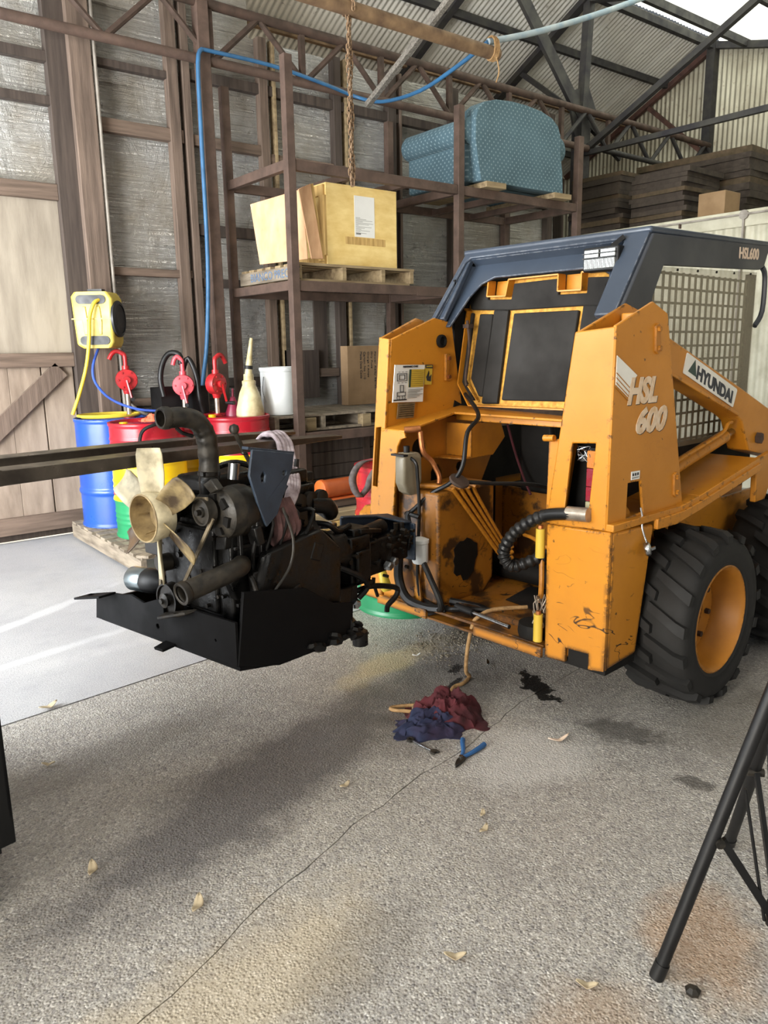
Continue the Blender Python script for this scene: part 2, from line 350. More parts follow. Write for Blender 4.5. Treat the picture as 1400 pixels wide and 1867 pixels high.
def tag(o, label, cat, group=None):
    o['label'] = label; o['category'] = cat
    if group: o['group'] = group
    return o
def struct(o, label=None):
    o['kind'] = 'structure'
    if label: o['label'] = label
    return o
def stuff(o): o['kind'] = 'stuff'; return o
def lab(o, l): o['label'] = l; return o
def inst(o, parent, loc=None, rot=None):
    c = o.copy(); COL.objects.link(c); c.parent = parent
    if loc is not None: c.location = loc
    if rot is not None: c.rotation_euler = rot
    return c
def dup(root, loc, rz, label, group=None):
    r = root.copy(); COL.objects.link(r); r.location = loc; r.rotation_euler = (0, 0, rz); r['label'] = label
    if group: r['group'] = group
    for ch in list(root.children):
        c = inst(ch, r)
        for g in list(ch.children): inst(g, c)
    return r
def text(s, o, ux, uy, w_, h_, mat, parent, name='lettering', shear=0, bold=0, depth=.0012):
    c = bpy.data.curves.new('t', 'FONT'); c.body = s; c.size = 1; c.shear = shear; c.offset = bold; c.extrude = .01; c.resolution_u = 3
    t = bpy.data.objects.new('t', c); COL.objects.link(t); dg = bpy.context.evaluated_depsgraph_get()
    me = bpy.data.meshes.new_from_object(t.evaluated_get(dg)); bpy.data.objects.remove(t); bpy.data.curves.remove(c)
    xs = [v.co.x for v in me.vertices]; ys = [v.co.y for v in me.vertices]; x0, x1, y0, y1 = min(xs), max(xs), min(ys), max(ys)
    o, ux, uy = V(o), V(ux).normalized(), V(uy).normalized(); n = ux.cross(uy)
    for v in me.vertices:
        v.co = o+ux*((v.co.x-x0)/(x1-x0)*w_)+uy*((v.co.y-y0)/(y1-y0)*h_)+n*(v.co.z/.01*depth)
    me.materials.clear(); me.materials.append(M[mat]); me.name = name
    ob = bpy.data.objects.new(name, me); COL.objects.link(ob); ob.parent = parent; return ob
def corr(o, ux, uy, wd, ln, pitch, amp, mat, parent, name, seg=6):
    o, ux, uy = V(o), V(ux).normalized(), V(uy).normalized(); n = ux.cross(uy); b = B(); k = max(2, int(wd/pitch*seg))
    a = [b.bm.verts.new(o+ux*(wd*i/k)+n*(amp*sin(2*pi*wd*i/k/pitch))) for i in range(k+1)]
    c = [b.bm.verts.new(v.co+uy*ln) for v in a]
    for i in range(k): b.face([a[i], a[i+1], c[i+1], c[i]])
    return b.done(name, mat, parent, ang=80, fix=False)
def circ(c, u, v, r, n=14): c, u, v = V(c), V(u), V(v); return [c+u*(r*cos(2*pi*i/n))+v*(r*sin(2*pi*i/n)) for i in range(n)]
# ================================================================ SETTING
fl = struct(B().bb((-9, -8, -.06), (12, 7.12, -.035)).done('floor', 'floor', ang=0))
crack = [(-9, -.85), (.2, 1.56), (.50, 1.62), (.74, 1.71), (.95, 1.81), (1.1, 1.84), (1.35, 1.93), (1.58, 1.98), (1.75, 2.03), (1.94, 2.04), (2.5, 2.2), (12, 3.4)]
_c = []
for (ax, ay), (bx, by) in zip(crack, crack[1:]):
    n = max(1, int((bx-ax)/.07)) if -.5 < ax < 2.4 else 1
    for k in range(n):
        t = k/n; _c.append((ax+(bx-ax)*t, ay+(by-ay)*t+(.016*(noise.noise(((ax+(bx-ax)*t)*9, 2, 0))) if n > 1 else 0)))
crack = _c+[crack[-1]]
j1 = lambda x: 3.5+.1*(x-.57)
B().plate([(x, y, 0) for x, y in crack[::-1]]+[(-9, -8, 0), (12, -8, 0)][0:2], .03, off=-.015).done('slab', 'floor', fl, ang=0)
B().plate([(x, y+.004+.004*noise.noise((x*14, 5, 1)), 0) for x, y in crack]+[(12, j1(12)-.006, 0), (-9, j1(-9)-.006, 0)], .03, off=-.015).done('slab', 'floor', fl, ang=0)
B().plate([(-9, j1(-9)+.006, 0), (12, j1(12)+.006, 0), (12, 7.12, 0), (-9, 7.12, 0)], .03, off=-.015).done('slab', 'floor_far', fl, ang=0)
struct(B().bb((-45, -40, -.12), (45, 45, -.07)).done('ground', 'ground', ang=0))
# back wall: foil between timber studs and rails
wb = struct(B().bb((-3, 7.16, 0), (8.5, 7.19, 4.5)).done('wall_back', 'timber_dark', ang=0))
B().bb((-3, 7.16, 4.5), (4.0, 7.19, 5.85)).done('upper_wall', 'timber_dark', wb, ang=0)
def foil(x0, x1, z0, z1, seed):
    b = B(); nx, nz = max(4, int((x1-x0)/.06)), max(4, int((z1-z0)/.06)); g = []
    for j in range(nz+1):
        r = []
        for i in range(nx+1):
            x = x0+(x1-x0)*i/nx; z = z0+(z1-z0)*j/nz
            d = noise.noise((x*1.7+seed, z*1.3, 0))*.035+noise.noise((x*2+seed, z*9, 3))*.012
            r.append(b.bm.verts.new((x, 7.11+d, z)))
        g.append(r)
    for j in range(nz):
        for i in range(nx): b.face([g[j][i], g[j][i+1], g[j+1][i+1], g[j+1][i]])
    return b.done('foil_sheet', 'foil', wb, ang=80, fix=False)
for k, (z0, z1) in enumerate(((.05, 1.3), (1.27, 2.6), (2.57, 3.9), (3.87, 4.5))): foil(2.2, 5.6, z0, z1, k*7); foil(5.55, 8.5, z0, z1, k*7+3)
foil(.6, 2.25, 2.93, 4.5, 31); foil(.6, 4.0, 4.48, 5.85, 37)
b = B().bb((2.26, 6.93, 0), (2.44, 7.10, 5.6)); lab(b.done('main_post', 'timber', wb, bevel=.006), 'thick weathered post beside the door')
B().bb((2.10, 7.0, 0), (2.26, 7.1, 5.6)).done('door_post', 'timber_dark', wb)
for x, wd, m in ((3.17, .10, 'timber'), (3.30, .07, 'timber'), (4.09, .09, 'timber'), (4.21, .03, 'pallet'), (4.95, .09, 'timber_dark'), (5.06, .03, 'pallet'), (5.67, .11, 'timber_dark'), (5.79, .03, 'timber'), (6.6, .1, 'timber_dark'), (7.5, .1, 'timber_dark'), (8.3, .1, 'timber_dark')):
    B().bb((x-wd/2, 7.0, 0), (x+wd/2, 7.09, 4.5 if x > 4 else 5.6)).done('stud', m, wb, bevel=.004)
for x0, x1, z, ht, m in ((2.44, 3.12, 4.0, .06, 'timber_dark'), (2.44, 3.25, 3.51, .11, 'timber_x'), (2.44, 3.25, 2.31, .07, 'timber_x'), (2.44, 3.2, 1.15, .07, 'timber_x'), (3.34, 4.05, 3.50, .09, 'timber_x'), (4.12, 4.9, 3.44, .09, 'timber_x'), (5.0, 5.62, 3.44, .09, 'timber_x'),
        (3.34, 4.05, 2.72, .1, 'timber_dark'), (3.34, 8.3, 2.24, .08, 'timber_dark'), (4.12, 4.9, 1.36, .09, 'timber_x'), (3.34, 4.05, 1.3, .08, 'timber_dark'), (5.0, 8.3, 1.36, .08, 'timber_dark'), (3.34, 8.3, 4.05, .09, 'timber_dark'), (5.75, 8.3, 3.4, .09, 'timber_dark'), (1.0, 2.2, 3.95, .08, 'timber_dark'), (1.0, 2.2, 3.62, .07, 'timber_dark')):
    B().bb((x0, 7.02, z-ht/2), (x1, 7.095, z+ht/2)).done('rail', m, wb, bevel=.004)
lab(B().tube([(2.47, 6.95, 5.2), (2.47, 6.95, 1.35), (2.52, 6.93, 1.15), (2.72, 6.9, 1.02), (3.1, 6.88, 1.0)], .016, 8, 3).done('conduit', 'conduit', wb), 'grey conduit down the main post')
B().bb((4.62, 7.06, 1.35), (4.78, 7.09, 3.0)).done('wall_board', 'timber_dark', wb)
for x0, x1 in ((4.2, 4.62),):
    B().bb((x0, 7.0, 1.1), (x1, 7.04, 1.6)).done('stud_block', 'timber_dark', wb)
# door
dr = struct(B().bb((.3, 7.11, .07), (2.1, 7.13, 2.98)).done('door_1', 'door_low', ang=0))
for x in (.3, .78, 1.30, 1.56, 1.83): B().bb((x, 7.085, .1), (x+(.475 if x < .8 else (.515 if x == .78 else .27))-.012, 7.11, 1.5)).done('board', 'door_low', dr, bevel=.003)
for x in (.3, 1.42): B().bb((x, 7.085, 1.52), (x+(1.115 if x < 1 else .68), 7.11, 2.88)).done('panel', 'door', dr, bevel=.003)
for z, ht in ((1.55, .12), (.15, .15), (2.92, .13)): B().bb((.3, 7.04, z-ht/2), (2.1, 7.085, z+ht/2)).done('rail', 'timber_x', dr, bevel=.004)
B().bar((1.02, 7.06, .62), (1.98, 7.06, 1.47), .14, .04, (0, 1, 0)).done('brace', 'timber', dr)
wl_ = struct(B().bb((-3.06, -1, 4.0), (-3, 7.16, 4.3)).done('wall_left', 'timber_dark', ang=0))
B().plate([(-3.03, -1, 4.3), (-3.03, 7.1, 4.3), (-3.03, 6.8, 5.9), (-3.03, -1, 4.0)], .03).done('gable_cladding', 'gable', wl_)
for y0 in (2.1, 6.95): B().bb((-3.1, y0, 0), (-2.98, y0+.2, 4.0)).done('door_post', 'timber', wl_)
# rear wall behind the bay, gable
struct(B().bb((4.0, 9.6, 0), (11.8, 9.64, 4.6)).done('wall_rear', 'timber_dark', ang=0))
zr = lambda y: 6.0-.52*(y-6.81) if y > 6.81 else 6.0-.26*(6.81-y)
wg = struct(B().bb((11.8, -1, 0), (11.83, 9.6, 3.2)).done('wall_right', 'timber_dark', ang=0))
y = 9.58
while y > -.5:
    b = B(); n = 54; a = []; c = []
    for i in range(n+1):
        yy = y-.78*i/n; xx = 11.75+.012*sin(2*pi*yy/.0762); a.append(b.bm.verts.new((xx, yy, 2.9))); c.append(b.bm.verts.new((xx, yy, zr(yy)-.02)))
    for i in range(n): b.face([a[i], a[i+1], c[i+1], c[i]])
    b.done('corrugated_sheet', 'gable', wg, ang=80, fix=False); y -= .76
for p0, p1, wd in (((11.66, 9.5, zr(9.5)-.07), (11.66, 6.81, 5.9), .07), ((11.66, 6.81, 5.92), (11.66, 0, zr(0)-.08), .09), ((11.66, 6.82, 3), (11.66, 6.82, 5.95), .13), ((11.64, 7.85, 5.3), (11.64, 6.87, 4.45), .06), ((11.64, 6.7, 3.75), (11.64, 4.0, 5.2), .06), ((11.66, 6.8, 3.65), (11.66, 1, 3.65), .09), ((11.66, 6.8, 3.3), (11.66, 1, 3.3), .12)):
    B().bar(p0, p1, wd, wd).done('gable_member', 'truss_red' if wd < .08 else 'truss', wg)
# ceiling: ridge beam, sheets, purlins, girder, columns
ce = struct(B().bb((2, 6.77, 5.86), (11.7, 6.85, 5.95)).done('ceiling', 'truss', ang=0))
nf = V((0, cos(atan2(.52, 1)), -sin(atan2(.52, 1)))); nn = V((0, -cos(atan2(.26, 1)), -sin(atan2(.26, 1))))
x = 3.4; k = 0
while x < 11.7:
    corr((x, 6.83, 6.0+.006*(k % 2)), (1, 0, 0), nf, .78, 3.2, .0762, .010, 'roof', ce, 'roof_sheet', 5); x += .76; k += 1
x = -3; k = 0
while x < 3.4: corr((x, 6.83, 6.0+.006*(k % 2)), (1, 0, 0), nf, .78, .8, .0762, .010, 'roof', ce, 'roof_sheet', 5); x += .76; k += 1
x = -3; k = 0
while x < 11.7:
    corr((x, 6.79, 6.0+.006*(k % 2)), (1, 0, 0), nn, .78, 3.9, .0762, .010, 'skylight' if x > 5.0 else 'roof', ce, 'skylight_sheet' if x > 5.0 else 'roof_sheet', 5)
    corr((x, 3.05, 5.05+.006*(k % 2)), (1, 0, 0), nn, .78, 4.2, .0762, .010, 'roof', ce, 'roof_sheet', 4); x += .76; k += 1
for y in (7.55, 8.3, 9.05): B().bar((3, y, zr(y)-.06), (11.7, y, zr(y)-.06), .06, .09).done('purlin', 'rust_light' if y == 8.3 else 'truss', ce)
for y in (6.3, 5.0, 3.7, 2.4, 1.1): B().bar((3, y, zr(y)-.07), (11.7, y, zr(y)-.07), .06, .10).done('purlin', 'truss', ce)
tr = struct(B().cyl((1.2, 6.75, 4.09), (8.7, 6.75, 4.09), .042).done('truss_girder_1', 'rust'))  # lower chord of the truss girder; columns and struts are its children
for p0, p1, ww, hh, m in (((8.75, 6.9, 4.5), (7.35, 6.9, 5.85), .16, .05, 'truss'), ((8.75, 6.9, 4.4), (8.78, 6.86, 5.9), .10, .10, 'truss'), ((8.75, 6.95, 4.55), (8.75, 8.0, 5.33), .06, .06, 'truss'), ((8.75, 6.8, 4.1), (8.75, 4.4, 5.28), .07, .07, 'truss'), ((8.75, 6.85, 4.05), (8.75, 0, 4.05), .06, .06, 'truss'),
        ((4.95, 6.5, 3.93), (4.95, 4.6, 4.82), .05, .05, 'galv_bar'), ((8.75, 6.83, 5.9), (8.75, 9.5, zr(9.5)-.1), .07, .12, 'truss'), ((7.0, 6.83, 5.9), (7.0, 9.5, zr(9.5)-.1), .06, .1, 'truss'), ((8.75, 6.9, 4.5), (9.6, 6.9, 4.1), .05, .05, 'truss'), ((8.75, 6.8, 5.85), (8.75, 0, zr(0)-.12), .07, .12, 'truss')):
    B().bar(p0, p1, ww, hh, (1, 0, 0) if abs(p0[0]-p1[0]) < .1 else (0, 1, 0)).done('strut', m, tr)
b = B().bb((8.66, 6.82, 0), (8.84, 6.98, 4.6)); b.done('column', 'truss', tr)
B().plate([(8.45, 6.9, 4.75), (8.62, 6.9, 4.25), (8.88, 6.9, 4.25), (9.05, 6.9, 4.6), (8.85, 6.9, 4.9)], .03).done('gusset', 'truss', tr)
lab(B().bb((3.29, 6.70, 0), (3.40, 6.81, 4.55)).done('column', 'rust', tr, bevel=.006), 'rusty square steel column by the drums')
B().cyl((1.2, 6.75, 4.55), (11.6, 6.75, 4.52), .042).done('truss_chord', 'rust_dark', tr)
B().cyl((8.7, 6.75, 4.12), (11.6, 6.75, 4.10), .035).done('truss_chord', 'truss', tr)
for i in range(11):
    x = 1.55+i*.95
    B().cyl((x, 6.75, 4.1), (x+.45, 6.75, 4.52), .028, n=8).done('truss_web', 'rust_dark' if i < 7 else 'truss', tr)
    B().cyl((x+.48, 6.75, 4.52), (x+.93, 6.75, 4.1), .028, n=8).done('truss_web', 'rust_dark' if i < 7 else 'truss', tr)
    if 1 <= i < 8: B().bb((x+.9, 6.73, 4.1), (x+.95, 6.78, 4.5)).done('truss_post', 'rust_dark', tr)
# shipping container
ct = thing('shipping_container', 'cream corrugated shipping container wall behind the loader cab', 'container', (8.5, 3.1, 0))
corr((0, 4, .12), (0, -1, 0), (0, 0, 1), 8, 2.72, .12, .016, 'cream_iron', ct, 'corrugated_panel', 6)
B().bb((-.03, -4, 2.83), (.06, 4, 3.0)).done('top_rail', 'cream_iron', ct, bevel=.008)
B().bb((-.03, -4, .0), (.06, 4, .14)).done('bottom_rail', 'cream_iron', ct)
B().bb((0.06, -4, 2.9), (2.6, 4, 2.97)).done('roof_panel', 'cream_iron', ct)
B().tube([(-.05, 3.9, 2.955), (-.05, -3.9, 2.955)], .012, 8, 1).done('conduit', 'conduit', ct)
B().bar((-.04, 1.36, .2), (-.04, 1.36, 2.93), .03, .02).done('conduit', 'conduit', ct)
lab(B().lathe([(.05, -.02), (.05, .02)], 12, (-.04, 1.36, 2.95), (1, 0, 0)).done('junction_box', 'conduit', ct), 'round junction box on the conduit')
for q in (2.9, 2.1, .3): B().bb((-.06, q, 2.90), (-.03, q+.02, 2.95)).done('clip', 'rust', ct)
def stack(x0, x1, y0, y1, n, t, m, labl, grp, rnd):
    R = random.Random(rnd); z = 2.972
    for i in range(n):
        dx, dy = R.uniform(-.03, .03), R.uniform(-.03, .03); tt = t*R.uniform(.7, 1.2)
        o = B().bb((-(x1-x0)/2, -(y1-y0)/2, .002), ((x1-x0)/2, (y1-y0)/2, tt)).done('flat_board', 'card3' if (i % 5 == 2 and m == 'card2') else m, ang=0, loc=((x0+x1)/2+dx, (y0+y1)/2+dy, z))
        o.rotation_euler = (0, 0, R.uniform(-.05, .05)); tag(o, labl, 'board', grp); z += tt+.001
stack(8.62, 9.4, 6.16, 6.92, 13, .058, 'card2', 'flat brown board in the left dusty stack on top of the container', 'left stack of boards on the container', 1)
stack(8.62, 9.4, 5.28, 6.0, 12, .055, 'card2', 'flat brown board in the right dusty stack on top of the container', 'right stack of boards on the container', 2)
stack(9.6, 10.8, 5.05, 6.6, 13, .075, 'card2', 'flat dark board in the wide stack at the back of the container roof', 'rear stack of boards on the container', 3)
o = B().bb((8.62, 4.78, 2.972), (8.95, 5.10, 3.27)).done('cardboard_box', 'card', bevel=.006); tag(o, 'small brown cardboard box on the container edge, right of the stacked boards', 'box')
# overhead pipe, chain, hoses
o = B().cyl((2.2, 4.6, 3.82), (4.78, 4.6, 3.82), .048, n=18).done('overhead_pipe', 'rust_light'); tag(o, 'thick weathered pipe running overhead, with the chain hanging from it', 'pipe')
for i in range(5): pass
b = B()
for i in range(5): b.tube([(4.70+i*.012, 4.6+.055*cos(a), 3.85+.085*sin(a)) for a in [2*pi*k/10 for k in range(11)]], .006, 5, 1)
b.tube([(4.72, 4.55, 3.78), (4.74, 4.54, 3.68), (4.72, 4.55, 3.60)], .005, 5); b.done('twine_binding', 'rope', o)
cp = V((3.36, 4.6, 0))
ch = thing('lifting_chain', 'rusty steel chain hanging in a long loop from the overhead pipe', 'chain', (cp.x, cp.y, 2.72))
def link():
    b = B(); P = []
    for k in range(16):
        a = 2*pi*k/16; P.append(V((.0095*cos(a), 0, .0095*sin(a)+(.0115 if sin(a) >= 0 else -.0115))))
    rs = []
    for k, p in enumerate(P):
        d = (P[(k+1) % 16]-P[k-1]).normalized(); s_ = d.cross(V((0, 1, 0))); rs.append(b.ring(p, s_, V((0, 1, 0)), .0042, 6))
    for k in range(16):
        a_, c_ = rs[k], rs[(k+1) % 16]
        for i in range(6): b.face([a_[i], a_[(i+1) % 6], c_[(i+1) % 6], c_[i]])
    return b.done('chain_link', 'rust_light', ch)
l0 = link(); L0 = []
for s_ in (-1, 1):
    for i in range(37):
        z = .012+i*.0325
        xx = s_*.013*(1+.5*sin(i*.6)) if i > 0 else 0
        L0.append(((xx, .006*s_, z), (0, 0, (pi/2 if i % 2 else 0)+.4*s_)))
for i in range(9):
    a = -pi*.05+i*pi*1.1/8
    L0.append(((.0, .058*cos(a), 1.10+.058*sin(a)), (a, 0, (i % 2)*pi/2)))
for i, (lo_, ro_) in enumerate(L0):
    q = l0 if i == 0 else inst(l0, ch); q.location = lo_; q.rotation_euler = ro_; q.scale = (1.15, 1.15, 1.15)
ah = thing('air_hose', 'faded blue hose dropping down the steel column and looping across to the overhead pipe', 'hose', (3.2, 6.62, 0))
off = V((3.2, 6.62, 0)); sub = lambda P: [V(p)-off for p in P]
B().tube(sub([(3.06, 6.6, 1.12), (3.1, 6.62, 1.36), (3.17, 6.64, 1.7), (3.23, 6.65, 2.4), (3.24, 6.65, 3.4), (3.25, 6.65, 4.02), (3.30, 6.66, 4.14)]), .019, 10).done('drop', 'hose_blue', ah)
B().tube(sub([(3.30, 6.66, 4.14), (4.0, 6.68, 4.15), (4.6, 6.69, 4.10), (4.95, 6.68, 4.05), (4.98, 6.3, 3.92), (4.85, 5.6, 3.82), (4.74, 5.0, 3.84), (4.70, 4.62, 3.90)]), .017, 10).done('loop', 'hose_blue', ah)
lab(B().tube(sub([(4.70, 4.62, 3.90), (5.3, 4.6, 4.10), (6.2, 4.6, 4.46), (7.2, 4.6, 4.90)]), .024, 10).done('loop_end', 'hose_pale', ah), 'sun-bleached pale end of the hose')
# ================================================================ RACK AND WHAT IT CARRIES
rk = thing('storage_rack', 'tall rusty brown steel pallet rack against the foil-lined wall', 'rack', (3.6, 5.8, 0))
XS = (0, 1.92, 3.73)
for x, zt in zip(XS, (3.92, 3.86, 3.84)):
    B().bb((x-.038, -.038, 0), (x+.038, .038, zt)).done('post', 'rust', rk, bevel=.004)
    B().bb((x-.038, 1.05, 0), (x+.038, 1.12, 3.95)).done('post', 'rust', rk, bevel=.004)
for a, b_ in ((0, 1), (1, 2)):
    x0, x1 = XS[a]+.04, XS[b_]-.04
    for z in (.88, 2.18, 3.14):
        B().bb((x0, -.03, z-.085), (x1, .03, z)).done('beam', 'rust', rk, bevel=.004)
        B().bb((x0, 1.06, z-.085), (x1, 1.11, z)).done('beam', 'rust', rk, bevel=.004)
    for k in (1, 2): B().bb((x0+(x1-x0)*k/3-.03, .03, 3.06), (x0+(x1-x0)*k/3+.03, 1.06, 3.12)).done('cross_bar', 'rust', rk)
for x in XS:
    for z in (.88, 2.18, 3.14): B().bb((x-.03, .04, z-.08), (x+.03, 1.05, z)).done('end_beam', 'rust', rk, bevel=.004)
lab(B().bb((1.35, -.035, 2.09), (1.88, .035, 2.13)).done('splice_bar', 'rust', rk), 'overlapping lower bar')
def pallet(name, label, loc, wx, wy, h, nb, mat, stringers=None, rz=0, group=None):
    t = thing(name, label, 'pallet', loc, rz, group); d = .022
    sx = stringers or [wx*i/3 for i in range(4)]
    sx = stringers or [0, wx*.36, wx*.70, wx-.045]
    for x in sx: B().bb((x, 0, d), (x+.045, wy, h-d)).done('stringer', mat, t, bevel=.003)
    bw = .1; R = random.Random(nb+wx)
    for i in range(nb):
        y = (wy-bw)*i/(nb-1); e = R.uniform(-.012, .012)
        B().bb((e, y, h-d), (wx+e, y+bw-.012*R.random(), h)).done('deck_board', mat, t, bevel=.002)
    for y in (0, wy/2-bw/2, wy-bw): B().bb((.03, y, 0), (wx-.05, y+bw, d)).done('bottom_board', mat, t, bevel=.002)
    return t
pu = pallet('wooden_pallet', 'pale wooden pallet with stencilled side under the yellow crate on the rack', (3.66, 5.83, 2.181), 1.30, 1.02, .155, 7, 'pallet')
lab(B().bb((-.012, .01, .022), (0, 1.01, .130)).done('stencilled_board', 'pallet2', pu), 'grey board with blue stencilled lettering')
text('BIANCO PRECAST', (-.013, .80, .042), (0, -1, 0), (0, 0, 1), .86, .072, 'ink_blue', pu, 'stencil', bold=.004)
pl = pallet('wooden_pallet', 'grey slatted pallet on the low rack level beside the white bucket', (3.40, 5.88, .882), 1.36, .92, .15, 8, 'pallet2')
for x in (.32, .94): B().bb((x, -.02, .0), (x+.10, .06, .12)).done('block', 'pallet', pl, bevel=.003)
pallet('wooden_pallet', 'worn grey pallet on the floor under the oil drums', (1.90, 5.28, .0), 1.46, 1.62, .158, 11, 'pallet2', [0, .45, .95, 1.415])
o = B().box((0, 0, .03), (.10, .22, .022)).done('broken_board', 'pallet2', bevel=.003, loc=(2.0, 5.35, .13)); o.rotation_euler = (0, 0, -.9); tag(o, 'short broken board on the near corner of the floor pallet', 'board')
o = B().bb((0, 0, 0), (.075, .16, .085)).done('red_block', 'rust', bevel=.004, loc=(1.80, 5.10, 0)); o.rotation_euler = (0, 0, -1.1); tag(o, 'brown-red block lying in front of the floor pallet', 'block')
# crate
cr = thing('plywood_crate', 'big yellow plywood crate with a white paper label on the rack', 'crate', (4.07, 5.97, 2.338))
B().bb((0, 0, 0), (.80, .018, .69)).done('front_panel', 'crate', cr, bevel=.002)
B().bb((0, .018, 0), (.018, .62, .69)).done('side_panel', 'crate', cr); B().bb((.78, .018, 0), (.80, .62, .69)).done('side_panel', 'crate', cr)
B().bb((.02, .60, 0), (.78, .62, .69)).done('back_panel', 'crate', cr); B().bb((0, 0, .69), (.80, .62, .705)).done('lid', 'crate', cr)
for z in (0, .60): B().bb((-.022, .02, z), (0, .62, z+.09)).done('batten', 'pine', cr, bevel=.002)
B().bb((-.022, .0, .09), (0, .09, .60)).done('batten', 'pine', cr, bevel=.002)
lb = B().bb((.305, -.0025, .27), (.535, 0, .625)).done('label_sheet', 'paper', cr)
for i in range(13):
    z = .435-.011*i; ww = (.05, .12, .19, .08, .20, .15, .03, .18, .10, .06, .16, .05, .12)[i]
    B().bb((.318, -.0035, z), (.318+ww, -.0025, z+.003)).done('print_line', 'ink_grey', lb)
for i in range(9): B().bb((.322+i*.006, -.0035, .29), (.322+i*.006+(.0025 if i % 3 else .004), -.0025, .305)).done('barcode_bar', 'ink', lb)
B().bb((.20, -.001, .20), (.66, 0, .265)).done('tape_strip', 'pine', cr)
# 2 leaning plywood pieces
o = B().plate([(-.15, .15, .005), (.18, -.12, .045), (.14, -.12, .62), (-.19, .20, .51)], .014).done('plywood_sheet', 'ply', bevel=.002, loc=(3.68, 6.09, 2.338)); tag(o, 'pinkish plywood sheet tilted against the left of the yellow crate', 'plywood')
lp = thing('crate_lid', 'narrow plywood lid with a pale batten wedged beside the yellow crate', 'lid', (3.86, 5.9, 2.338))
B().plate([(-.01, 0, .04), (.11, 0, .045), (0, 0, .655), (-.12, 0, .60)], .014).done('panel', 'ply', lp, bevel=.002)
B().plate([(.095, .025, .03), (.135, .025, .03), (.04, .025, .665), (-.01, .025, .65)], .035).done('batten', 'pine', lp, bevel=.002)
# sofa
sf = thing('sofa', 'pale blue dotted two-seat sofa stored on top of the rack, its back to us', 'sofa', (5.66, 5.72, 3.20))
prof = [(.08, 0), (.03, .20), (0, .36), (0, .56), (.03, .65), (.12, .72), (.28, .765), (.5, .785), (.72, .785), (.95, .765), (1.12, .725), (1.22, .66), (1.26, .58), (1.27, .40), (1.31, .22), (1.33, 0)]
B().plate([(x, .10, z) for x, z in prof], .20).done('backrest', 'fabric', sf, bevel=.05, seg=4, ang=50)
for s_, x in ((-1, .03), (1, 1.315)):
    n = 20; b = B(); b.lathe([(.10, -.0), (.128, .02), (.13, .5), (.13, .93), (.11, .97), (.05, .985)], n, (x, .06, .46), (0, 1, 0)); b.done('arm_roll', 'fabric', sf, ang=50)
    B().bb((x-.085+(.04 if s_ < 0 else -.04), .10, .0), (x+.085+(.04 if s_ < 0 else -.04), 1.0, .42)).done('arm_panel', 'fabric', sf, bevel=.03, seg=3, ang=50)
B().bb((.15, .15, .0), (1.17, .95, .30)).done('seat_base', 'fabric', sf, bevel=.02)
for x in (.16, .67): B().bb((x, .2, .30), (x+.49, .98, .44)).done('seat_cushion', 'fabric', sf, bevel=.05, seg=3, ang=50)
for x, l in ((5.78, 'short timber bearer under the left end of the sofa'), (6.80, 'short timber bearer under the right end of the sofa')):
    o = B().bb((0, 0, 0), (.27, 1.05, .055)).done('timber_bearer', 'pallet', bevel=.004, loc=(x, 5.68, 3.142)); o.rotation_euler = (0, 0, -.04); tag(o, l, 'timber')
# bucket, carton
bk = thing('steel_bucket', 'tall white lidded bucket standing on the low pallet', 'bucket', (3.57, 6.08, 1.034))
b = B().lathe([(.150, 0), (.157, .005), (.160, .38), (.165, .385), (.165, .40)], 32); b.done('body', 'white', bk)
B().lathe([(.168, .395), (.170, .402), (.168, .418), (.15, .422), (.148, .414)], 32).done('lid', 'white', bk)
B().tube([(-.165, -.03, .34), (-.19, -.05, .22), (-.175, -.07, .12)], .004, 6).done('bail_handle', 'steel', bk)
cb = thing('cardboard_carton', 'flat brown carton with sideways print standing on the low pallet behind the loader', 'carton', (4.62, 6.48, 1.034))
B().bb((0, 0, 0), (.72, .12, .60)).done('body', 'card', cb, bevel=.005)
for i, (s, L) in enumerate((('Power Relay Series', .38), ('Dry Fuse', .17), ('Charge 4 Amps', .26), ('Carton No 110', .28), ('Made Date Code', .27))):
    text(s, (.34-i*.045, -.002, .54), (0, 0, -1), (1, 0, 0), L, .026, 'ink', cb, 'print')
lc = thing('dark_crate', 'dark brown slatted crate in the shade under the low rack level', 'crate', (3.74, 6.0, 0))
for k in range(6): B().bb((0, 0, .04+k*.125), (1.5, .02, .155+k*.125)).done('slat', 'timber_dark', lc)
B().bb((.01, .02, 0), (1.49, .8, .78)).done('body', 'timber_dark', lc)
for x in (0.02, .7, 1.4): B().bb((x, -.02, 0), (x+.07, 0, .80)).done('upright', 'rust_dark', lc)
ot = thing('gas_cylinder', 'orange cylinder lying on the timber boards behind the engine', 'cylinder', (3.62, 5.55, .40))
B().lathe([(.05, 0), (.085, .01), (.09, .04), (.082, .06), (.082, .95), (.06, 1.0)], 24, (0, 0, 0), (1, .05, 0)).done('body', 'orange', ot)
B().bb((.02, -.06, -.095), (.95, .06, -.08)).done('cradle', 'orange', ot)
R = random.Random(5)
for i, (y, z, m, l) in enumerate(((5.38, .0, 'timber_dark', 'lower front timber board in the floor stack behind the engine'), (5.58, 0, 'pallet', 'lower rear timber board in the floor stack behind the engine'), (5.36, .075, 'pine', 'pale pine board in the middle front of the floor stack'), (5.57, .075, 'timber_dark', 'dark board in the middle rear of the floor stack'), (5.38, .15, 'pallet', 'front upper timber board under the orange cylinder'), (5.56, .15, 'timber_dark', 'rear upper timber board under the orange cylinder'), (5.55, .226, 'timber_x', 'topmost board carrying the orange cylinder'))):
    o = B().bb((0, 0, 0), (2.2+R.random()*.3, .15, .07)).done('timber_board', m, bevel=.003, loc=(3.3+R.random()*.25, y, z)); tag(o, l, 'board', 'boards in the floor stack')
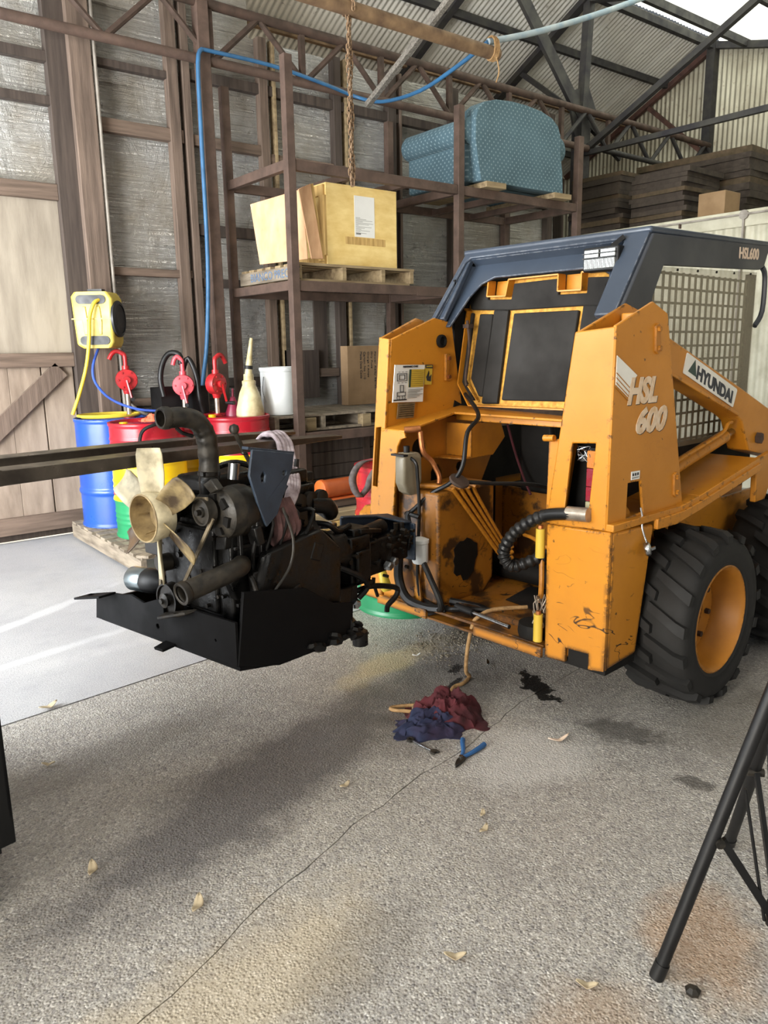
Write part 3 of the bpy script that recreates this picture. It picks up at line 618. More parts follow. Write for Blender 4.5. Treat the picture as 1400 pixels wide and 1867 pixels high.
# ---------------------------------------------------------------- drums
def drum(loc, label, bands, rz=0, up=True):
    t = thing('oil_drum', label, 'drum', loc, rz, 'oil drums'); H, r = .90, .289
    def prof(z):
        if z < .02: return r+.008
        if z > H-.02: return r+.008
        for c in (.30, .60):
            if abs(z-c) < .028: return r+.011*cos((z-c)/.028*pi/2)
        if bands != 'blue':
            for c in (.12, .16, .20, .40, .45, .70, .74, .78):
                if abs(z-c) < .014: return r+.005*cos((z-c)/.014*pi/2)
        return r
    cuts = {'blue': [(0, H, 'blue')], 'rg': [(0, .30, 'grn'), (.30, .60, 'yel'), (.60, H, 'red')]}[bands]
    for z0, z1, m in cuts:
        n = int((z1-z0)/.008); zs = [z0+(z1-z0)*i/n for i in range(n+1)]
        B().lathe([(prof(z), z) for z in zs], 40, cap=(z0 == 0, False)).done('shell' if len(cuts) == 1 else {'grn': 'green_band', 'yel': 'yellow_band', 'red': 'red_band'}[m], m, t, ang=60)
    B().lathe([(r+.008, H), (r+.010, H+.006), (r, H+.01), (r-.012, H+.004), (r-.016, H-.014), (.001, H-.014)], 40, cap=(False, True)).done('lid', 'blue' if bands == 'blue' else 'red', t)
    B().cyl((.19, .06, H-.014), (.19, .06, H+.012), .032).done('bung', 'yel' if bands != 'blue' else 'black', t)
    if bands != 'blue': B().tube([(r*1.003*cos(a), r*1.003*sin(a), .345) for a in [2*pi*i/40 for i in range(41)]], .006, 5, 1).done('red_stripe', 'red', t)
    return t
dz = .160
drum((2.22, 6.61, dz), 'plain blue drum at the left end of the floor pallet', 'blue')
drum((2.30, 6.0, dz), 'red, yellow and green drum at the pallet front, behind the engine fan', 'rg', 3.0)
drum((3.05, 5.95, dz), 'red, yellow and green drum on the right of the pallet with the jug on top', 'rg', 2.0)
drum((2.84, 6.54, dz), 'red-topped drum in the back row of the pallet under the black tubs', 'rg', 1.0)
drum((2.985, 3.63, 0), 'red, yellow and green drum on the floor behind the left tower of the loader', 'rg', .4)
T_ = dz+.886
def pump(loc, label, rz, h, m, hook):
    t = thing('drum_pump', label, 'pump', loc, rz, 'rotary drum pumps'); z = h
    B().cyl((0, 0, 0), (0, 0, z-.05), .021).done('stem', 'pumpstem', t)
    B().lathe([(.05, 0), (.05, .012), (.03, .016), (.03, .03)], 16).done('bung_collar', m, t)
    b = B().lathe([(.03, -.045), (.088, -.04), (.092, -.03), (.092, .03), (.088, .04), (.03, .045)], 24, (0, 0, z), (0, 1, 0)); b.cyl((0, 0, z-.12), (0, 0, z-.06), .03, .045); b.cyl((0, 0, z+.08), (0, 0, z+.12), .03)
    b.done('body', m, t)
    b = B().cyl((0, -.045, z), (0, -.075, z), .03)
    for i in range(6): a = i*pi/3; b.cyl((.07*cos(a), -.04, z+.07*sin(a)), (.07*cos(a), -.052, z+.07*sin(a)), .009, n=6)
    b.done('hub', m, t)
    c = B().bar((0, -.07, z), (.03, -.085, z-.16), .022, .012).done('crank', m, t)
    B().cyl((.03, -.08, z-.16), (.03, -.17, z-.16), .014, .017).done('grip', 'black', c)
    s = hook; B().tube([(0, 0, z+.1), (0, 0, z+.2), (s*.02, 0, z+.225), (s*.06, 0, z+.245), (s*.10, 0, z+.225), (s*.13, 0, z+.175)], .019, 10).done('spout', m if hook < 1.5 else 'hose', t)
    return t
pump((2.41, 6.67, T_), 'red pump with hooked spout on the blue drum, leftmost of the pumps', -.3, .325, 'pump', -1)
p2_ = pump((2.80, 6.38, T_), 'faded pink-red pump with a black hose, between the two bright red pumps', -.5, .27, 'pink', -.6)
lab(B().tube([(-.01, 0, .45), (-.02, .02, .53), (-.10, .03, .545), (-.16, .02, .47), (-.19, 0, .33), (-.17, 0, .18)], .024, 10).done('delivery_hose', 'hose', p2_), 'black delivery hose')
B().tube([(0, .03, .40), (.05, .03, .50), (.11, .02, .36), (.13, .02, .15), (.16, .05, .01)], .022, 10).done('return_hose', 'hose', p2_)
pump((3.0, 6.16, T_), 'bright red pump with hooked spout beside the red funnel, rightmost of the pumps', .35, .28, 'pump', 1)
o = B().lathe([(.078, 0), (.076, .012), (.02, .16), (.011, .165), (.009, .235), (.006, .235)], 24, cap=(True, True)).done('funnel', 'cloth_red', loc=(3.155, 6.165, T_)); o.data.materials[0] = mk('maroon_plastic', '8c2540', '6d1c32', 6, .35); tag(o, 'small maroon funnel upside down on the drum beside the white jug', 'funnel')
jg = thing('measuring_jug', 'stained cream oil jug with a long bent spout on the right red drum', 'jug', (3.22, 5.98, T_))
B().lathe([(.115, 0), (.122, .01), (.118, .06), (.085, .20), (.055, .27), (.052, .285)], 28).done('body', 'jug', jg)
B().lathe([(.058, .27), (.060, .30), (.045, .31), (.043, .36)], 20).done('collar', 'jug', jg)
B().tube([(0, 0, .34), (.01, 0, .44), (.025, 0, .54), (.045, 0, .66)], lambda t: .036-.022*t, 12).done('spout', 'jug', jg)
B().tube([(.003, 0, .40), (.006, 0, .43)], .037, 12, 1).done('dark_band', 'black', jg)
for nm, lc_, sz, l in (('plastic_tub', (2.64, 6.50, T_), (.22, .24, .25), 'black plastic tub behind the faded pump'), ('plastic_tub', (2.885, 6.40, T_), (.15, .17, .25), 'dark oil can with rounded corners right of the black tub')):
    t = thing(nm, l, 'tub', lc_)
    B().bb((0, 0, 0), (sz[0], .012, sz[2])).done('wall', 'black', t); B().bb((0, sz[1]-.012, 0), (sz[0], sz[1], sz[2])).done('wall', 'black', t)
    B().bb((0, .012, 0), (.012, sz[1]-.012, sz[2])).done('wall', 'black', t); B().bb((sz[0]-.012, .012, 0), (sz[0], sz[1]-.012, sz[2])).done('wall', 'black', t)
    B().bb((.012, .012, 0), (sz[0]-.012, sz[1]-.012, .012)).done('base', 'black', t); B().bb((-.008, -.008, sz[2]), (sz[0]+.008, .004, sz[2]+.012)).done('rim', 'black', t)
def cloth(name, mat, loc, pts, label, rx, ry, h, seed, parent=None, n=40):
    b = B(); g = []
    for j in range(n+1):
        r = []
        for i in range(n+1):
            u, v = i/n*2-1, j/n*2-1; d = sqrt(u*u+v*v); a = atan2(v, u)
            k = 1+.28*noise.noise((cos(a)*1.3+seed, sin(a)*1.3, 5)); s = min(1, 1/max(abs(cos(a)), abs(sin(a)))) if d > 0 else 1
            x, y = u*s*rx*k*.75, v*s*ry*k*.75; dd = min(1, d*s)
            f = abs(noise.noise((u*1.6+seed, v*1.6, 1)))*1.0+(.45-abs(noise.noise((u*3+seed+v, v*5, 2))))*.75+(.4-abs(noise.noise((u*6+v*5, v*9+seed, 4))))*.35
            z = h*(1-dd**3)*(.30+f)+.004; r.append(b.bm.verts.new((x+noise.noise((u*3, v*3, seed))*.03, y+noise.noise((v*3, u*3, seed+9))*.03, z)))
        g.append(r)
    for j in range(n):
        for i in range(n): b.face([g[j][i], g[j][i+1], g[j+1][i+1], g[j+1][i]])
    rim = g[0]+[r[-1] for r in g[1:]]+g[-1][-2::-1]+[r[0] for r in g[-2:0:-1]]
    low = [b.bm.verts.new((v.co.x, v.co.y, 0)) for v in rim]
    for i in range(len(rim)): j = (i+1) % len(rim); b.face([rim[i], low[i], low[j], rim[j]])
    b.face(low)
    o = b.done(name, mat, None, ang=80, loc=loc); tag(o, label, 'cloth'); return o
cloth('orange_cloth', 'cloth_orange', (2.40, 6.03, T_+.014), 0, 'crumpled orange cloth on the near left red drum', .17, .10, .06, 3, n=24)
o = B().tube([(2.50, 5.87, T_+.035), (2.36, 5.70, T_+.03), (2.22, 5.66, T_+.015), (2.14, 5.685, T_-.03), (2.115, 5.70, T_-.14), (2.11, 5.70, T_-.32)], .014, 8).done('black_lead', 'hose'); tag(o, 'black rubber lead hanging over the rim of the near left red drum', 'hose')
o = B().tube([(2.02+.22*cos(a)*(1+.02*a)+.2, 6.61+.2*sin(a), T_+.03+a*.0015) for a in [k*.45 for k in range(26)]], .011, 6, 2).done('hose_coil', 'hose_yellow'); tag(o, 'yellow hose coiled on top of the blue drum', 'hose')
# strap on drum E
o = B()
def ribbon(b, pts, wv, t=.004):
    P = [V(p) for p in pts]; w_ = V(wv); Q = []
    for i in range(len(P)-1):
        a, c, d, e = P[max(i-1, 0)], P[i], P[i+1], P[min(i+2, len(P)-1)]
        for k in range(5):
            u = k/5; Q.append(.5*((2*c)+(d-a)*u+(2*a-5*c+4*d-e)*u*u+(3*c-a-3*d+e)*u**3))
    Q.append(P[-1]); L = [(b.bm.verts.new(q-w_/2), b.bm.verts.new(q+w_/2)) for q in Q]
    for p, q in zip(L, L[1:]): b.face([p[0], p[1], q[1], q[0]])
    return b
bo = ribbon(ribbon(B(), [(3.0, 3.62, .925), (2.80, 3.60, .945), (2.67, 3.62, .945), (2.60, 3.62, .87), (2.605, 3.61, .79), (2.635, 3.60, .745)], (.036, -.026, 0)), [(2.635, 3.60, .745), (2.67, 3.57, .80), (2.69, 3.555, .87), (2.74, 3.53, .935), (2.86, 3.52, .945), (2.99, 3.55, .925)], (.036, -.026, 0)).done('webbing_strap', 'webbing', ang=80, fix=False)
m_ = bo.modifiers.new('thick', 'SOLIDIFY'); m_.thickness = .005; tag(bo, 'grey webbing strap looped over the rim of the drum by the loader', 'strap')
# hose reel
hr = thing('hose_reel', 'yellow air hose reel mounted on the thick post by the door', 'reel', (2.235, 6.74, 1.64), -.70)
B().plate([(-.15, 0, .03), (-.10, 0, 0), (.14, 0, 0), (.165, 0, .05), (.175, 0, .40), (.14, 0, .46), (-.14, 0, .46), (-.17, 0, .42)], .24).done('housing', 'reel', hr, bevel=.02, seg=3, ang=50)
def pill(b, cx, cz, rx, rz_, y, t):
    P = [(cx+(rx-rz_)*(1 if i < 9 else -1)+rz_*cos(-pi/2+(i % 9)*pi/8 + (0 if i < 9 else pi)), y, cz+rz_*sin(-pi/2+(i % 9)*pi/8+(0 if i < 9 else pi))) for i in range(18)]
    return b.plate(P, t)
pill(B(), 0, .395, .125, .036, -.122, .012).done('hose_opening', 'reel_dark', hr); pill(B(), .01, .065, .125, .036, -.122, .012).done('lower_grip', 'reel_dark', hr)
B().lathe([(.15, 0), (.15, .02), (.12, .03), (.12, .022), (.02, .022)], 28, (.165, -.0, .24), (1, 0, 0)).done('side_disc', 'reel_dark', hr)
for x in (-.06, .06): B().plate([(x-.012, -.122, .11), (x+.012, -.122, .11), (x+.022, -.122, .22), (x+.012, -.122, .34), (x-.012, -.122, .34), (x-.022, -.122, .22)], .014).done('rib', 'reel', hr, bevel=.004)
B().bb((-.17, -.13, .235), (.17, -.12, .245)).done('seam', 'reel', hr)
B().bb((-.06, -.02, .46), (.06, .05, .485)).done('mount', 'reel_dark', hr); B().bb((-.05, .11, .1), (.05, .17, .4)).done('bracket', 'reel_dark', hr)
lab(B().tube([(.07, -.12, .39), (.04, -.16, .36), (.0, -.17, .25), (-.02, -.17, .08), (-.06, -.18, -.14), (-.13, -.20, -.36), (-.20, -.22, -.54)], .015, 10).done('hose_tail', 'hose_yellow', hr), 'yellow hose tail')
o = B().tube([(2.22, 6.72, 1.66), (2.12, 6.62, 1.50), (2.12, 6.6, 1.36), (2.23, 6.58, 1.22), (2.41, 6.5, 1.13), (2.62, 6.42, 1.10), (2.72, 6.40, 1.065)], .011, 8).done('feed_hose', 'hose_royal'); tag(o, 'thin royal blue hose from the reel down to the drums', 'hose')
# ================================================================ SKID STEER LOADER
ld = thing('skid_steer_loader', 'orange-yellow skid steer loader with navy cab, its engine bay open and empty', 'loader', (2.50, 1.746, 0), radians(4.4))
# right rear box
rb = B()
rb.plate([(.012, .16, .30), (.012, .16, .882), (.33, .16, .862), (.235, .16, .31)], .305); rb.done('rear_box', 'yellow', ld, bevel=.012, seg=3)
B().plate([(0, .008, .30), (0, .085, .288), (0, .085, .355), (0, .195, .35), (0, .195, .285), (0, .300, .28), (0, .306, .87), (0, .008, .882)], .02).done('rear_plate', 'yellow', ld, bevel=.006)
B().bb((.006, .09, .29), (.0125, .19, .35)).done('tow_slot', 'interior', ld)
B().bb((.02, .02, .27), (.25, .28, .305)).done('skid_plate', 'interior', ld)
# right tower
A = lambda P, y: [(x, y, z) for x, z in P]
B().plate(A([(0, .885), (0, 1.672), (.262, 1.765), (.385, 1.722), (.61, .93), (.62, .885)], .036), .014, [A([(.142, 1.057), (.243, 1.055), (.275, .92), (.140, .912)], .036)]).done('tower_side_plate', 'yellow', ld, bevel=.004)
B().plate([(.006, .032, .885), (.006, .032, 1.668), (.006, .208, 1.653), (.006, .318, .875)], .016, [[(.006, .095, 1.226), (.006, .203, 1.218), (.006, .233, .90), (.006, .118, .918)]]).done('tower_rear_plate', 'yellow', ld, bevel=.005)
B().plate([(.012, .318, .88), (.012, .208, 1.65), (.33, .19, 1.768), (.42, .185, 1.743), (.62, .29, .9)], .014).done('tower_inner_plate', 'yellow', ld, bevel=.004)
B().bb((.02, .05, .885), (.6, .29, .90)).done('tower_floor', 'yellow_in', ld)
B().plate([(.13, .05, 1.25), (.13, .26, 1.25), (.13, .30, .9), (.13, .05, .9)], .01).done('lamp_backing', 'interior', ld)
tl = B().bb((.045, .10, .91), (.08, .155, 1.20)).done('tail_lamp', 'interior', ld)
for z0, z1, m, n in ((1.12, 1.19, 'lens_orange', 'amber_lens'), (1.045, 1.118, 'lens_red', 'red_lens'), (.985, 1.043, 'lens_red', 'red_lens'), (.915, .983, 'lens_white', 'clear_lens')): B().bb((.03, .104, z0), (.046, .152, z1)).done(n, m, tl, bevel=.003)
R = random.Random(2)
wb_ = B()
for i in range(9): wb_.tube([(.02+R.random()*.03, .13+R.random()*.07, 1.14+R.random()*.07) for _ in range(4)], .0018, 5)
lab(wb_.done('wire_tangle', 'steel', ld), 'loose wires dangling in the lamp opening')
B().plate([(.06, .345, 1.212), (.06, .255, 1.237), (.06, .285, .87), (.06, .36, .87)], .012).done('bay_flange', 'yellow', ld, bevel=.003)
B().plate([(.06, .355, .88), (.06, .35, 1.21), (.5, .35, 1.23), (.5, .35, .88)], .012).done('bay_side', 'yellow_in', ld)
B().cyl((.03, .36, 1.225), (.03, .31, 1.228), .014).done('flange_tube', 'yellow', ld)
# decals and fittings on right tower
yd = .0275
def dplate(P, m, n, y=yd): return B().plate([(x, y, z) for x, z in P], .002).done(n, m, ld)
dplate([(.012, 1.562), (.10, 1.517), (.166, 1.483), (.118, 1.452), (.104, 1.402), (.012, 1.453)], 'hsl_w', 'white_flash') if 'hsl_w' in M else dplate([(.012, 1.562), (.10, 1.517), (.166, 1.483), (.118, 1.452), (.104, 1.402), (.012, 1.453)], 'white_sign', 'white_flash')
for i in range(4):
    z = 1.492-i*.018; B().bar((.012, yd-.0015, z+.006), (.112, yd-.0015, z-.054), .0012, .0035, (0, 0, 1)).done('flash_stripe', 'yellow_in', ld)
text('HSL', (.106, yd, 1.366), (1, 0, .0), (0, 0, 1), .232, .108, 'ink', ld, 'lettering_shadow', .25, .055, .0008); text('HSL', (.100, yd-.001, 1.369), (1, 0, .0), (0, 0, 1), .232, .108, 'hsl', ld, 'lettering', .25, .05)
text('600', (.182, yd, 1.245), (1, 0, .0), (0, 0, 1), .246, .110, 'ink', ld, 'lettering_shadow', .25, .055, .0008); text('600', (.176, yd-.001, 1.248), (1, 0, .0), (0, 0, 1), .246, .110, 'hsl', ld, 'lettering', .25, .05)
st = dplate([(.160, 1.068), (.225, 1.066), (.226, 1.10), (.160, 1.102)], 'paper', 'small_sticker')
for i in range(3): B().bb((.168+i*.018, yd-.002, 1.083), (.179+i*.018, yd-.001, 1.094)).done('sticker_mark', 'ink', st)
B().bb((.166, yd-.002, 1.073), (.218, yd-.001, 1.077)).done('sticker_line', 'ink_grey', st)
for (xa, za), (xb, zb) in (((.298, 1.66), (.310, 1.585)), ((.528, 1.035), (.538, .968))):
    k = B().plate([(xa-.02, .025, za+.012), (xa, .025, za+.024), (xa+.018, .025, za+.012), (xb+.02, .025, zb-.01), (xb, .025, zb-.024), (xb-.02, .025, zb-.012)], .012).done('pin_keeper', 'yellow_in', ld, bevel=.003)
    for x, z in ((xa, za), (xb, zb)): B().cyl((x, .02, z), (x, .008, z), .011, n=6).done('bolt', 'yellow_in', k)
B().tube([(.235, .02, .945), (.24, .012, .90), (.235, .008, .86), (.245, -.01, .80)], .004, 6).done('cap_chain', 'steel', ld)
fc = B().lathe([(.0, 0), (.026, 0), (.03, .006), (.03, .02), (.02, .026), (0, .03)], 18, (.225, -.012, .775), (.55, -.8, .25)).done('fuel_cap', 'steel', ld)
B().bar((.20, -.03, .775), (.25, -.045, .785), .008, .012).done('cap_grip', 'steel', fc)
lab(B().lathe([(.045, 0), (.05, .01), (.04, .02)], 16, (.20, .10, .925), (0, -.6, .8)).done('filler_neck', 'yellow_in', ld), 'filler neck behind the side opening')
# left tower
B().plate([(.006, 1.27, 1.645), (.006, 1.342, 1.657), (.006, 1.44, .72), (.006, 1.352, .72)], .016, [[(.006, 1.338, 1.212), (.006, 1.377, 1.206), (.006, 1.411, .90), (.006, 1.374, .898)]]).done('tower_rear_plate', 'yellow', ld, bevel=.004)
B().plate([(.012, 1.275, 1.645), (.33, 1.285, 1.752), (.46, 1.285, 1.73), (.56, 1.30, 1.30), (.56, 1.32, 1.22), (.012, 1.325, 1.19)], .014).done('tower_inner_plate', 'yellow', ld, bevel=.004)
B().plate([(.012, 1.342, 1.655), (.36, 1.45, 1.757), (.42, 1.45, 1.745), (.62, 1.46, .9), (.012, 1.43, .74)], .014).done('tower_side_plate', 'yellow', ld, bevel=.004)
B().plate([(.10, 1.34, 1.2), (.10, 1.42, 1.2), (.10, 1.43, .88), (.10, 1.36, .88)], .008).done('slot_backing', 'rust_dark', ld)
b = B(); b.plate([(.0, 1.445, .28), (.0, 1.445, .735), (.05, 1.445, .775), (.34, 1.445, .775), (.30, 1.445, .28)], .18); b.done('rear_box', 'yellow', ld, bevel=.01, seg=3)
lab(B().plate([(.03, 1.40, .90), (.03, 1.41, 1.0), (.05, 1.425, .9)], .01).done('lug', 'yellow', ld), 'small lug')
yl = 1.262
ch_ = B().plate([(.028, yl, 1.521), (.248, yl+.01, 1.516), (.246, yl+.024, 1.328), (.025, yl+.018, 1.336)], .004).done('maintenance_chart', 'paper', ld)
text('MAINTENANCE CHART', (.085, yl-.002, 1.505), (1, .04, 0), (0, .07, 1), .11, .010, 'ink', ch_, 'print')
B().plate([(.132, yl+.0015, 1.496), (.242, yl+.0055, 1.494), (.240, yl+.013, 1.405), (.131, yl+.009, 1.407)], .003).done('yellow_table', 'chart_yellow', ch_)
B().plate([(.131, yl, 1.496), (.143, yl+.0005, 1.496), (.142, yl+.008, 1.407), (.131, yl+.0075, 1.407)], .003).done('green_column', 'ink_green', ch_)
for i in range(8): B().bb((.146, yl+.0005+.001*i, 1.486-i*.0105), (.238, yl+.0035+.001*i, 1.4868-i*.0105)).done('table_line', 'ink', ch_)
def frame(b, x0, x1, z0, z1, y, t=.0025):
    for a in ((x0, z0, x1, z0+t), (x0, z1-t, x1, z1), (x0, z0, x0+t, z1), (x1-t, z0, x1, z1)): b.bb((a[0], y-.002, a[1]), (a[2], y+.001, a[3]))
    return b
b = frame(B(), .045, .115, 1.44, 1.478, yl+.003); b = frame(b, .06, .10, 1.447, 1.471, yl+.003); b = frame(b, .05, .11, 1.365, 1.385, yl+.010); b = frame(b, .07, .095, 1.385, 1.42, yl+.008)
for x in (.055, .08, .105): b.bb((x, yl+.001, 1.484), (x+.012, yl+.004, 1.486)); b.bb((x, yl+.006, 1.43), (x+.012, yl+.008, 1.432))
for c_ in ((.060, 1.357), (.098, 1.357)): b.tube([(c_[0]+.010*cos(a), yl+.011, c_[1]+.010*sin(a)) for a in [k*pi/5 for k in range(11)]], .0015, 4, 1)
b.done('diagrams', 'ink', ch_)
for i in range(6): B().bb((.131, yl+.009+.001*i, 1.392-i*.008), (.235-.02*(i % 3), yl+.013+.001*i, 1.3945-i*.008)).done('text_line', 'ink_grey', ch_)
B().bb((.03, yl+.012, 1.343), (.12, yl+.019, 1.349)).done('text_line', 'ink', ch_)
hz = B().plate([(.252, yl+.01, 1.516), (.308, yl+.012, 1.514), (.307, yl+.02, 1.413), (.251, yl+.018, 1.415)], .004).done('hazard_label', 'chart_yellow', ld)
B().plate([(.252, yl+.007, 1.517), (.308, yl+.009, 1.515), (.308, yl+.010, 1.497), (.252, yl+.008, 1.499)], .004).done('black_header', 'ink', hz)
text('WARNING', (.258, yl+.0055, 1.5035), (1, .03, 0), (0, .07, 1), .044, .008, 'chart_yellow', hz, 'print')
B().plate([(.262, yl+.012, 1.455), (.285, yl+.012, 1.468), (.28, yl+.012, 1.488), (.283, yl+.012, 1.45), (.30, yl+.013, 1.465), (.296, yl+.014, 1.43), (.27, yl+.014, 1.435)], .003).done('hand_pictogram', 'ink', hz)
dp = B().plate([(.070, yl+.024, 1.328), (.195, yl+.028, 1.326), (.194, yl+.040, 1.248), (.071, yl+.036, 1.25)], .004).done('data_plate', 'plate', ld)
for i in range(6): B().bb((.08, yl+.0225+.0015*i, 1.315-i*.011), (.185, yl+.028+.0015*i, 1.3165-i*.011)).done('plate_line', 'interior', dp)
B().lathe([(.034, 0), (.034, -.014), (.024, -.018), (.022, -.004), (0, -.002)], 16, (.372, 1.275, 1.634), (0, 1, 0)).done('pivot_boss', 'interior', ld)
kp = B().plate([(.40, 1.27, 1.57), (.435, 1.27, 1.565), (.425, 1.275, 1.45), (.455, 1.276, 1.44), (.44, 1.276, 1.425), (.405, 1.274, 1.43)], .016).done('pin_keeper', 'yellow_in', ld, bevel=.003)
for z in (1.545, 1.45): B().cyl((.42, 1.268, z), (.42, 1.25, z), .011, n=6).done('bolt', 'copper', kp)
# engine bay
B().plate([(.0, 1.375, .72), (.0, 1.325, 1.19), (.0, 1.30, 1.205), (.0, 1.20, 1.205), (.0, 1.165, 1.195), (.0, 1.155, 1.17), (.0, 1.19, 1.16), (.0, 1.215, 1.12), (.0, 1.255, .72)], .014).done('bay_jamb', 'yellow', ld, bevel=.004)
B().plate([(.02, 1.25, .28), (.02, 1.25, .74), (.02, 1.37, .74), (.02, 1.37, .28)], .012).done('lower_jamb', 'yellow', ld, bevel=.003)
B().plate([(-.006, 1.335, 1.20), (-.006, 1.16, 1.198), (.40, 1.20, 1.262), (.46, .30, 1.252), (.53, .30, 1.252), (.55, 1.335, 1.285)], .014).done('bay_rim', 'yellow', ld, bevel=.004)
B().bb((.50, .33, 1.215), (.53, 1.30, 1.25)).done('cross_rail', 'yellow', ld, bevel=.004)
b = B(); b.plate([(.02, 1.285, .30), (.02, 1.285, 1.19), (.6, 1.285, 1.25), (.86, 1.285, 1.1), (.72, 1.285, .86), (.86, 1.285, .3)], .012, [circ((.215, 1.285, 1.085), (1, 0, 0), (0, 0, 1), .055, 16), [(.30, 1.285, .885), (.385, 1.285, .885), (.385, 1.285, .95), (.36, 1.285, .985), (.32, 1.285, .985), (.30, 1.285, .95)], circ((.53, 1.285, .955), (1, 0, 0), (0, 0, 1), .03, 12)])
b.done('bay_side', 'yellow_in', ld)
B().bb((.02, 1.292, .3), (.86, 1.298, 1.18)).done('inner_skin', 'interior', ld)
b = B().plate([(.42, 1.10, 1.035), (.42, 1.275, 1.035), (.42, 1.275, 1.21), (.42, 1.10, 1.21)], .008); b.plate([(.42, 1.105, 1.03), (.42, 1.275, 1.03), (.32, 1.275, 1.03), (.36, 1.105, 1.03)], .008); b.plate([(.42, 1.105, 1.03), (.42, 1.105, 1.21), (.66, 1.105, 1.21), (.70, 1.105, 1.12), (.60, 1.105, 1.03)], .008)
b.done('mount_bracket', 'yellow_in', ld, bevel=.002)
b = B().plate([(.04, 1.125, .33), (.04, 1.125, .905), (.47, 1.125, .915), (.47, 1.125, .40), (.40, 1.125, .33)], .29); b.done('hydraulic_tank', 'yellow_grease', ld, bevel=.015, seg=3)
b = B(); R = random.Random(11); P = []
for i in range(22): a = 2*pi*i/22; r_ = (.07+.025*R.random()); P.append((.24+r_*1.15*cos(a), .978, .545+r_*1.25*sin(a)))
b.plate(P, .004); lab(b.done('oil_stain', 'interior', ld), 'dried black oil patch on the tank')
for i in range(4):
    d = .040*i; B().tube([(.05+d*.5, 1.16-d, .925), (.10+d*1.1, 1.03, .927), (.13+d*1.15, .972-.012*i, .918), (.16+d*1.1, .962, .885), (.50+d*.25, .955, .51+d*.5), (.54+d*.2, .95, .485+d*.7), (.58, .94, .49+d*.8)], .0115, 8, 5).done('hydraulic_pipe', 'yellow_in', ld)
for i in range(3): B().tube([(.60, .88-.09*i, .62-.03*i), (.54, .78-.09*i, .63-.03*i), (.50, .62-.05*i, .60-.03*i), (.55, .45, .58)], .010, 8).done('cross_pipe', 'yellow_in', ld)
B().plate([(-.01, .305, .325), (-.01, 1.28, .325), (.9, 1.28, .33), (.9, .305, .33)], .012).done('belly_pan', 'yellow_grease', ld)
for y0, y1 in ((1.0, 1.36), (.305, .69)): B().bb((-.03, y0, .278), (-.012, y1, .326)).done('rear_lip', 'yellow', ld, bevel=.003)
B().plate([(-.02, .69, .285), (-.02, 1.0, .285), (.14, .98, .29), (.14, .72, .29)], .01).done('lip_floor', 'yellow_grease', ld)
B().bb((.10, .40, .332), (.135, .98, .36)).done('pan_rib', 'yellow_grease', ld)
lab(B().tube([(.10, .95, .352), (.14, .80, .348), (.12, .72, .346)], .02, 8).done('rubber_pad', 'hose', ld), 'greasy rubber pieces')
B().cyl((.03, .74, .362), (-.0, .50, .362), .010).done('strut_rod', 'steel', ld); B().cyl((.045, .86, .362), (.03, .74, .362), .018).done('strut_body', 'black', ld)
B().plate([(.30, .40, .337), (.35, .80, .337), (.62, .85, .337), (.7, .45, .337)], .002).done('oil_pool', 'black', ld)
B().lathe([(.075, 0), (.08, .02), (.075, .06), (.03, .07)], 18, (.06, .40, .335)).done('air_canister', 'interior', ld)
fwll = B().plate([(.92, .32, .33), (.92, 1.28, .33), (.92, 1.28, .80), (.92, .32, .80)], .02); fwll.done('firewall', 'yellow_grease', ld)
B().plate([(.86, .84, .80), (.80, .86, 1.20), (.80, 1.06, 1.20), (.86, 1.10, .80)], .05).done('seat_back', 'interior', ld, bevel=.02)
fp = B().plate([(1.0, .30, .95), (1.0, .30, 1.28), (1.0, .88, 1.28), (1.0, .88, .95)], .03).done('fuse_panel', 'black', ld)
for i in range(5): B().bb((.975, .80-i*.065, 1.145), (.986, .85-i*.065, 1.20)).done('relay', 'cream_print', fp, bevel=.003)
B().bb((.978, .66, 1.035), (.986, .82, 1.06)).done('panel_label', 'plate', fp)
B().plate([(.95, .30, .80), (.95, 1.28, .80), (1.9, 1.28, .80), (1.9, .30, .80)], .02).done('cab_floor', 'interior', ld)
lab(B().tube([(.72, 1.12, 1.24), (.73, 1.06, 1.05), (.74, 1.0, .9), (.70, .92, .82)], .007, 6).done('red_cable', 'cloth_red', ld), 'dull red cable')
# bottle, fittings, hoses
bt = B(); bt.plate([(-.03, 1.155, .905), (-.052, 1.155, .95), (-.052, 1.155, 1.08), (-.03, 1.155, 1.098), (.055, 1.155, 1.098), (.075, 1.155, 1.08), (.075, 1.155, .95), (.05, 1.155, .89), (.0, 1.155, .885)], .07); bt = bt.done('expansion_tank', 'tank', ld, bevel=.018, seg=4, ang=60)
B().cyl((.0, 1.155, 1.098), (.0, 1.155, 1.13), .016).done('tank_cap', 'black', bt); B().bb((-.065, 1.11, 1.085), (-.035, 1.2, 1.095)).done('tank_strap', 'black', bt)
B().tube([(-.01, 1.16, 1.21), (.02, 1.13, 1.212), (.05, 1.11, 1.215)], .016, 10, 2).done('elbow_fitting', 'copper', ld)
B().tube([(.06, 1.12, 1.20), (.06, 1.10, 1.10), (.10, 1.08, 1.05), (.12, 1.05, .98), (.11, 1.04, .94)], .013, 8).done('copper_pipe', 'copper', ld)
hs = lambda P, r, n='hose', m='hose', k=5: B().tube(P, r, 8, k).done(n, m, ld)
hs([(.45, 1.17, 1.36), (.30, .95, 1.27), (.16, .90, 1.20), (.10, .875, 1.05), (.08, .93, .965), (.06, 1.04, .90), (.02, 1.13, .81), (.0, 1.15, .79)], .011, 'wiring_loom')
hs([(.12, .90, .965), (.25, .82, .95), (.45, .72, .93), (.6, .66, .88)], .010, 'wiring_loom')
